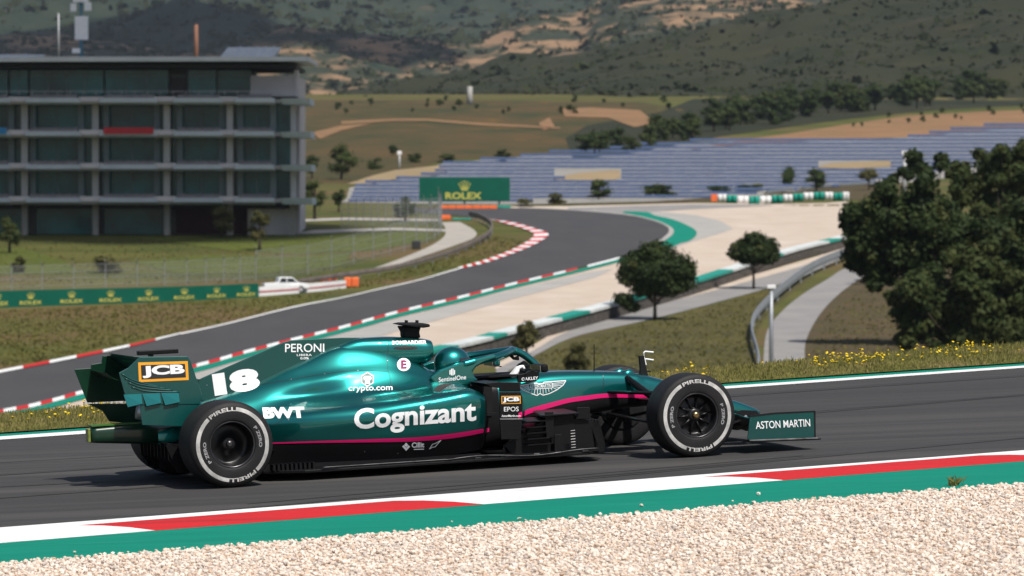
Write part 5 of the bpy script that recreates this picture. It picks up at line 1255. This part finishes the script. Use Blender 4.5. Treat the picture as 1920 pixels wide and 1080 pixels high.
q = poly('round_badge', ell(757,683.5,12.6,12.2), m_dwhite); dtext('badge_letter', 'E', (752,691.5), (762.5,691), (752,675.5), mat('badge_purple', (.22,.008,.09), (.20,.008,.08), .5, 3), .04, lift=.0065)
hexa = lambda r: [(689+r*math.cos(math.radians(30+60*i)), 711+r*1.02*math.sin(math.radians(30+60*i))) for i in range(6)]
poly('emblem', hexa(13.6), m_dwhite); poly('emblem', hexa(11.6), m_dgrn, .005)
decal('emblem', [(683,705),(695,705),(697,710),(692.5,714),(694,719),(684,719),(685.5,714),(681,710)], [tuple(range(8))], m_dwhite, .0065)
dtext('lettering', 'crypto.com', (653.5,736.3), (736,734.8), (653.5,724), bold=.012)
dtext('lettering', 'BWT', (494.5,785), (573,783.5), (491.5,764), bold=.06, space=.95)
dtext('lettering', 'Cognizant', (664,817), (893,800.5), (664,766.5), bold=.028)
dtext('lettering', 'SentinelOne', (822.5,716.5), (874,711), (822.5,708), bold=.008)
for k, (du, v0, v1) in enumerate(((-4.2,694,702.5),(-1.4,691.5,704),(1.4,691.5,704),(4.2,694,702.5))): poly('emblem', [(848+du-1,v0),(848+du+1,v0-.5),(848+du+1,v1-.5),(848+du-1,v1)], m_dwhite)
dtext('lettering', 'OAKLEY', (978,714), (1009,711.5), (978,708), bold=.03, space=1.15)
# big yellow framed sign on the rear wing, small one on the side vane
def framed(c, txt, ins):
    P = [np.array(p, float) for p in c]; m_ = sum(P)/4
    poly('sponsor_panel', [tuple(p) for p in P], m_dyel, .004)
    I = [P[0]+[ins,ins], P[1]+[-ins,ins], P[2]+[-ins,-ins], P[3]+[ins,-ins]]; poly('sponsor_panel', [tuple(p) for p in I], m_dblk, .0058)
    g = ins*.35; w = I[1]-I[0]; dtext('lettering', txt, tuple(I[3]+[g,-g*1.1]), tuple(I[2]+[-g,-g*1.1]), tuple(I[0]+[g,g]), bold=.05, lift=.0075)
framed([(259,679.5),(352,677),(354,712.5),(260.5,716.5)], 'JCB', 5.2)
framed([(940,742.5),(976,742),(976.5,756.8),(940.3,757.5)], 'JCB', 1.7)
dtext('lettering', 'EPOS', (945,771.5), (972.5,771), (945,763), bold=.0)
dtext('lettering', 'AstonMartin.com', (940.5,782), (976,781.5), (940.5,777.6), bold=.01)
poly('panel_line', [(937.5,785),(979.5,784.6),(979.5,786),(937.5,786.4)], m_alu)
dtext('lettering', 'Cillit', (772,839.6), (795.5,839), (772,829.6), bold=.03)
poly('panel_line', [(776,841.8),(795,841.4),(795,843),(776,843.4)], m_dwhite)
for p in ([(757.5,834.5),(761.5,830),(765.5,834.5),(761.5,838.5)], [(754,837),(757,834.8),(761.5,839.5),(766,834.8),(769,837.5),(761.5,845.5)]): poly('emblem', p, m_dwhite)
st_ = [(805,842),(811,833),(816,831.5),(827,825.5),(820,833),(816,838),(811,838.5)]
for i in range(len(st_)):
    p, q = np.array(st_[i]), np.array(st_[(i+1) % len(st_)]); d = (q-p)/np.linalg.norm(q-p); nn = np.array([-d[1], d[0]])*.55; poly('emblem', [tuple(p-nn), tuple(q-nn), tuple(q+nn), tuple(p+nn)], m_dwhite)
dtext('lettering', 'ASTON MARTIN', (1417.5,804.5), (1519.5,799.5), (1416.5,790.5), bold=.006)
# panel joints and fasteners
def seam(P, w=.55):
    for a, b in zip(P[:-1], P[1:]):
        p, q = np.array(a), np.array(b); d = (q-p)/np.linalg.norm(q-p); nn = np.array([-d[1], d[0]])*w/2; SV.extend([tuple(p-nn), tuple(q-nn), tuple(q+nn), tuple(p+nn)]); k = len(SV); SF.append((k-4,k-3,k-2,k-1))
SV = []; SF = []
seam(spl([(728.5,635),(727.5,660),(727,690),(731,705),(733,722)], 3)); seam(spl([(480,722),(545,711.5),(605,701),(667,694.5),(727,696)], 4)); seam(spl([(733,722),(770,742),(800,757),(812,745),(803,712)], 3)); seam(spl([(800,757),(840,738),(880,728),(905,722)],3)); seam(spl([(1131,697),(1132,720),(1130,738)],3)); seam(spl([(510,800),(560,772),(640,765)],3))
decal('panel_joint', SV, SF, m_dblk, .003)
for (u, v) in ((726,645),(726.5,676),(546,711),(609,701),(671,694.5),(788,746),(880,729),(910,760),(911,783),(541,787),(1131,705),(890,704),(388,722),(746,850),(684,847)): poly('fastener', ell(u, v, .8, .8, 8), m_alu, .004)
# winged badge on the chassis side
def stroke(pts, w):
    for a, b in zip(pts[:-1], pts[1:]):
        p, q = np.array(a, float), np.array(b, float); d = (q-p)/max(1e-6, np.linalg.norm(q-p)); nn = np.array([-d[1], d[0]])*w/2; poly('winged_emblem', [tuple(p-nn), tuple(q-nn), tuple(q+nn), tuple(p+nn)], m_dwhite)
WV = []; WF = []
def addstroke(pts, w):
    for a, b in zip(pts[:-1], pts[1:]):
        p, q = np.array(a, float), np.array(b, float); d = (q-p)/max(1e-6, np.linalg.norm(q-p)); nn = np.array([-d[1], d[0]])*w/2; k = len(WV); WV.extend([tuple(p-nn), tuple(q-nn), tuple(q+nn), tuple(p+nn)]); WF.append((k,k+1,k+2,k+3))
out = [(971,723),(1007,718),(1009,720.5),(1017,719.8),(1020,716.5),(1061,713.5),(1056,722),(1044,731),(1030,738),(1018,741),(1012.5,737.5),(1007,741.5),(994,737),(980,731),(971,723)]
addstroke(out, 1.5); addstroke([(990.5,720.5),(1035.5,717.8),(1035.5,727.5),(990.5,730),(990.5,720.5)], 1.1)
for sgn, cx_, ends in ((-1, 990.5, [(973,724.5),(975,726.5),(978,729),(982,731.5),(987,733.5)]), (1, 1035.5, [(1058,716),(1056,719.5),(1053,723),(1049,726.5),(1044,730)])):
    for k, e in enumerate(ends): addstroke([(cx_, 721+k*1.8-(2 if sgn > 0 else 0)), e], .9)
for k in range(9):
    t = k/8; a0 = (993+40*t, 729.8-2.3*t); b0 = (993+40*t+(t-.5)*4, [734.5,736.5,738.3,739.8,736.5,739,737.2,734.8,731.8][k]); addstroke([a0, b0], .9)
mk = []
for i, f in enumerate(WF): decal('winged_emblem', [WV[j] for j in f], [(0,1,2,3)], m_dwhite, .0045) if False else mk.append(f)
decal('winged_emblem', WV, mk, m_dwhite, .0045)
dtext('lettering', 'ASTON MARTIN', (993,728.6), (1033.5,726.2), (993,722), bold=.012)
# letters on the back of the rear wing flap, upright to a viewer behind
V, Fs = text_poly('ASTON MARTIN', .008); o0 = Vector((-.592,.30,.915)); ex = Vector((0,-.78,0)); ez = Vector((.0,0,.07))
def flapx(z): return -.36+(z-.86)/(1.0-.86)*(-.58+.36)
mesh('lettering', [(flapx(.895+.075*y)-.02, .22-.70*x, .895+.075*y-.012) for x, y in V], Fs, m_dlime, car)
dtext('lettering', 'COGNIZANT', (889,658.5), (909,653.5), (889,656), bold=.02) if False else None
# ------------------------------------------------------------------ air between here and the mountains
m_haze = bpy.data.materials.new('haze'); m_haze.use_nodes = True; nt = m_haze.node_tree; nt.nodes.remove(nt.nodes['Principled BSDF'])
pv = nt.nodes.new('ShaderNodeVolumePrincipled'); pv.inputs['Color'].default_value = (.72,.84,1,1); pv.inputs['Density'].default_value = .000028; pv.inputs['Anisotropy'].default_value = .0
nt.links.new(pv.outputs[0], nt.nodes['Material Output'].inputs['Volume'])
mb = MB(); mb.box(-2600, 2600, -80, 8200, -16, 470); tag(mb.build('haze', m_haze), kind='stuff')
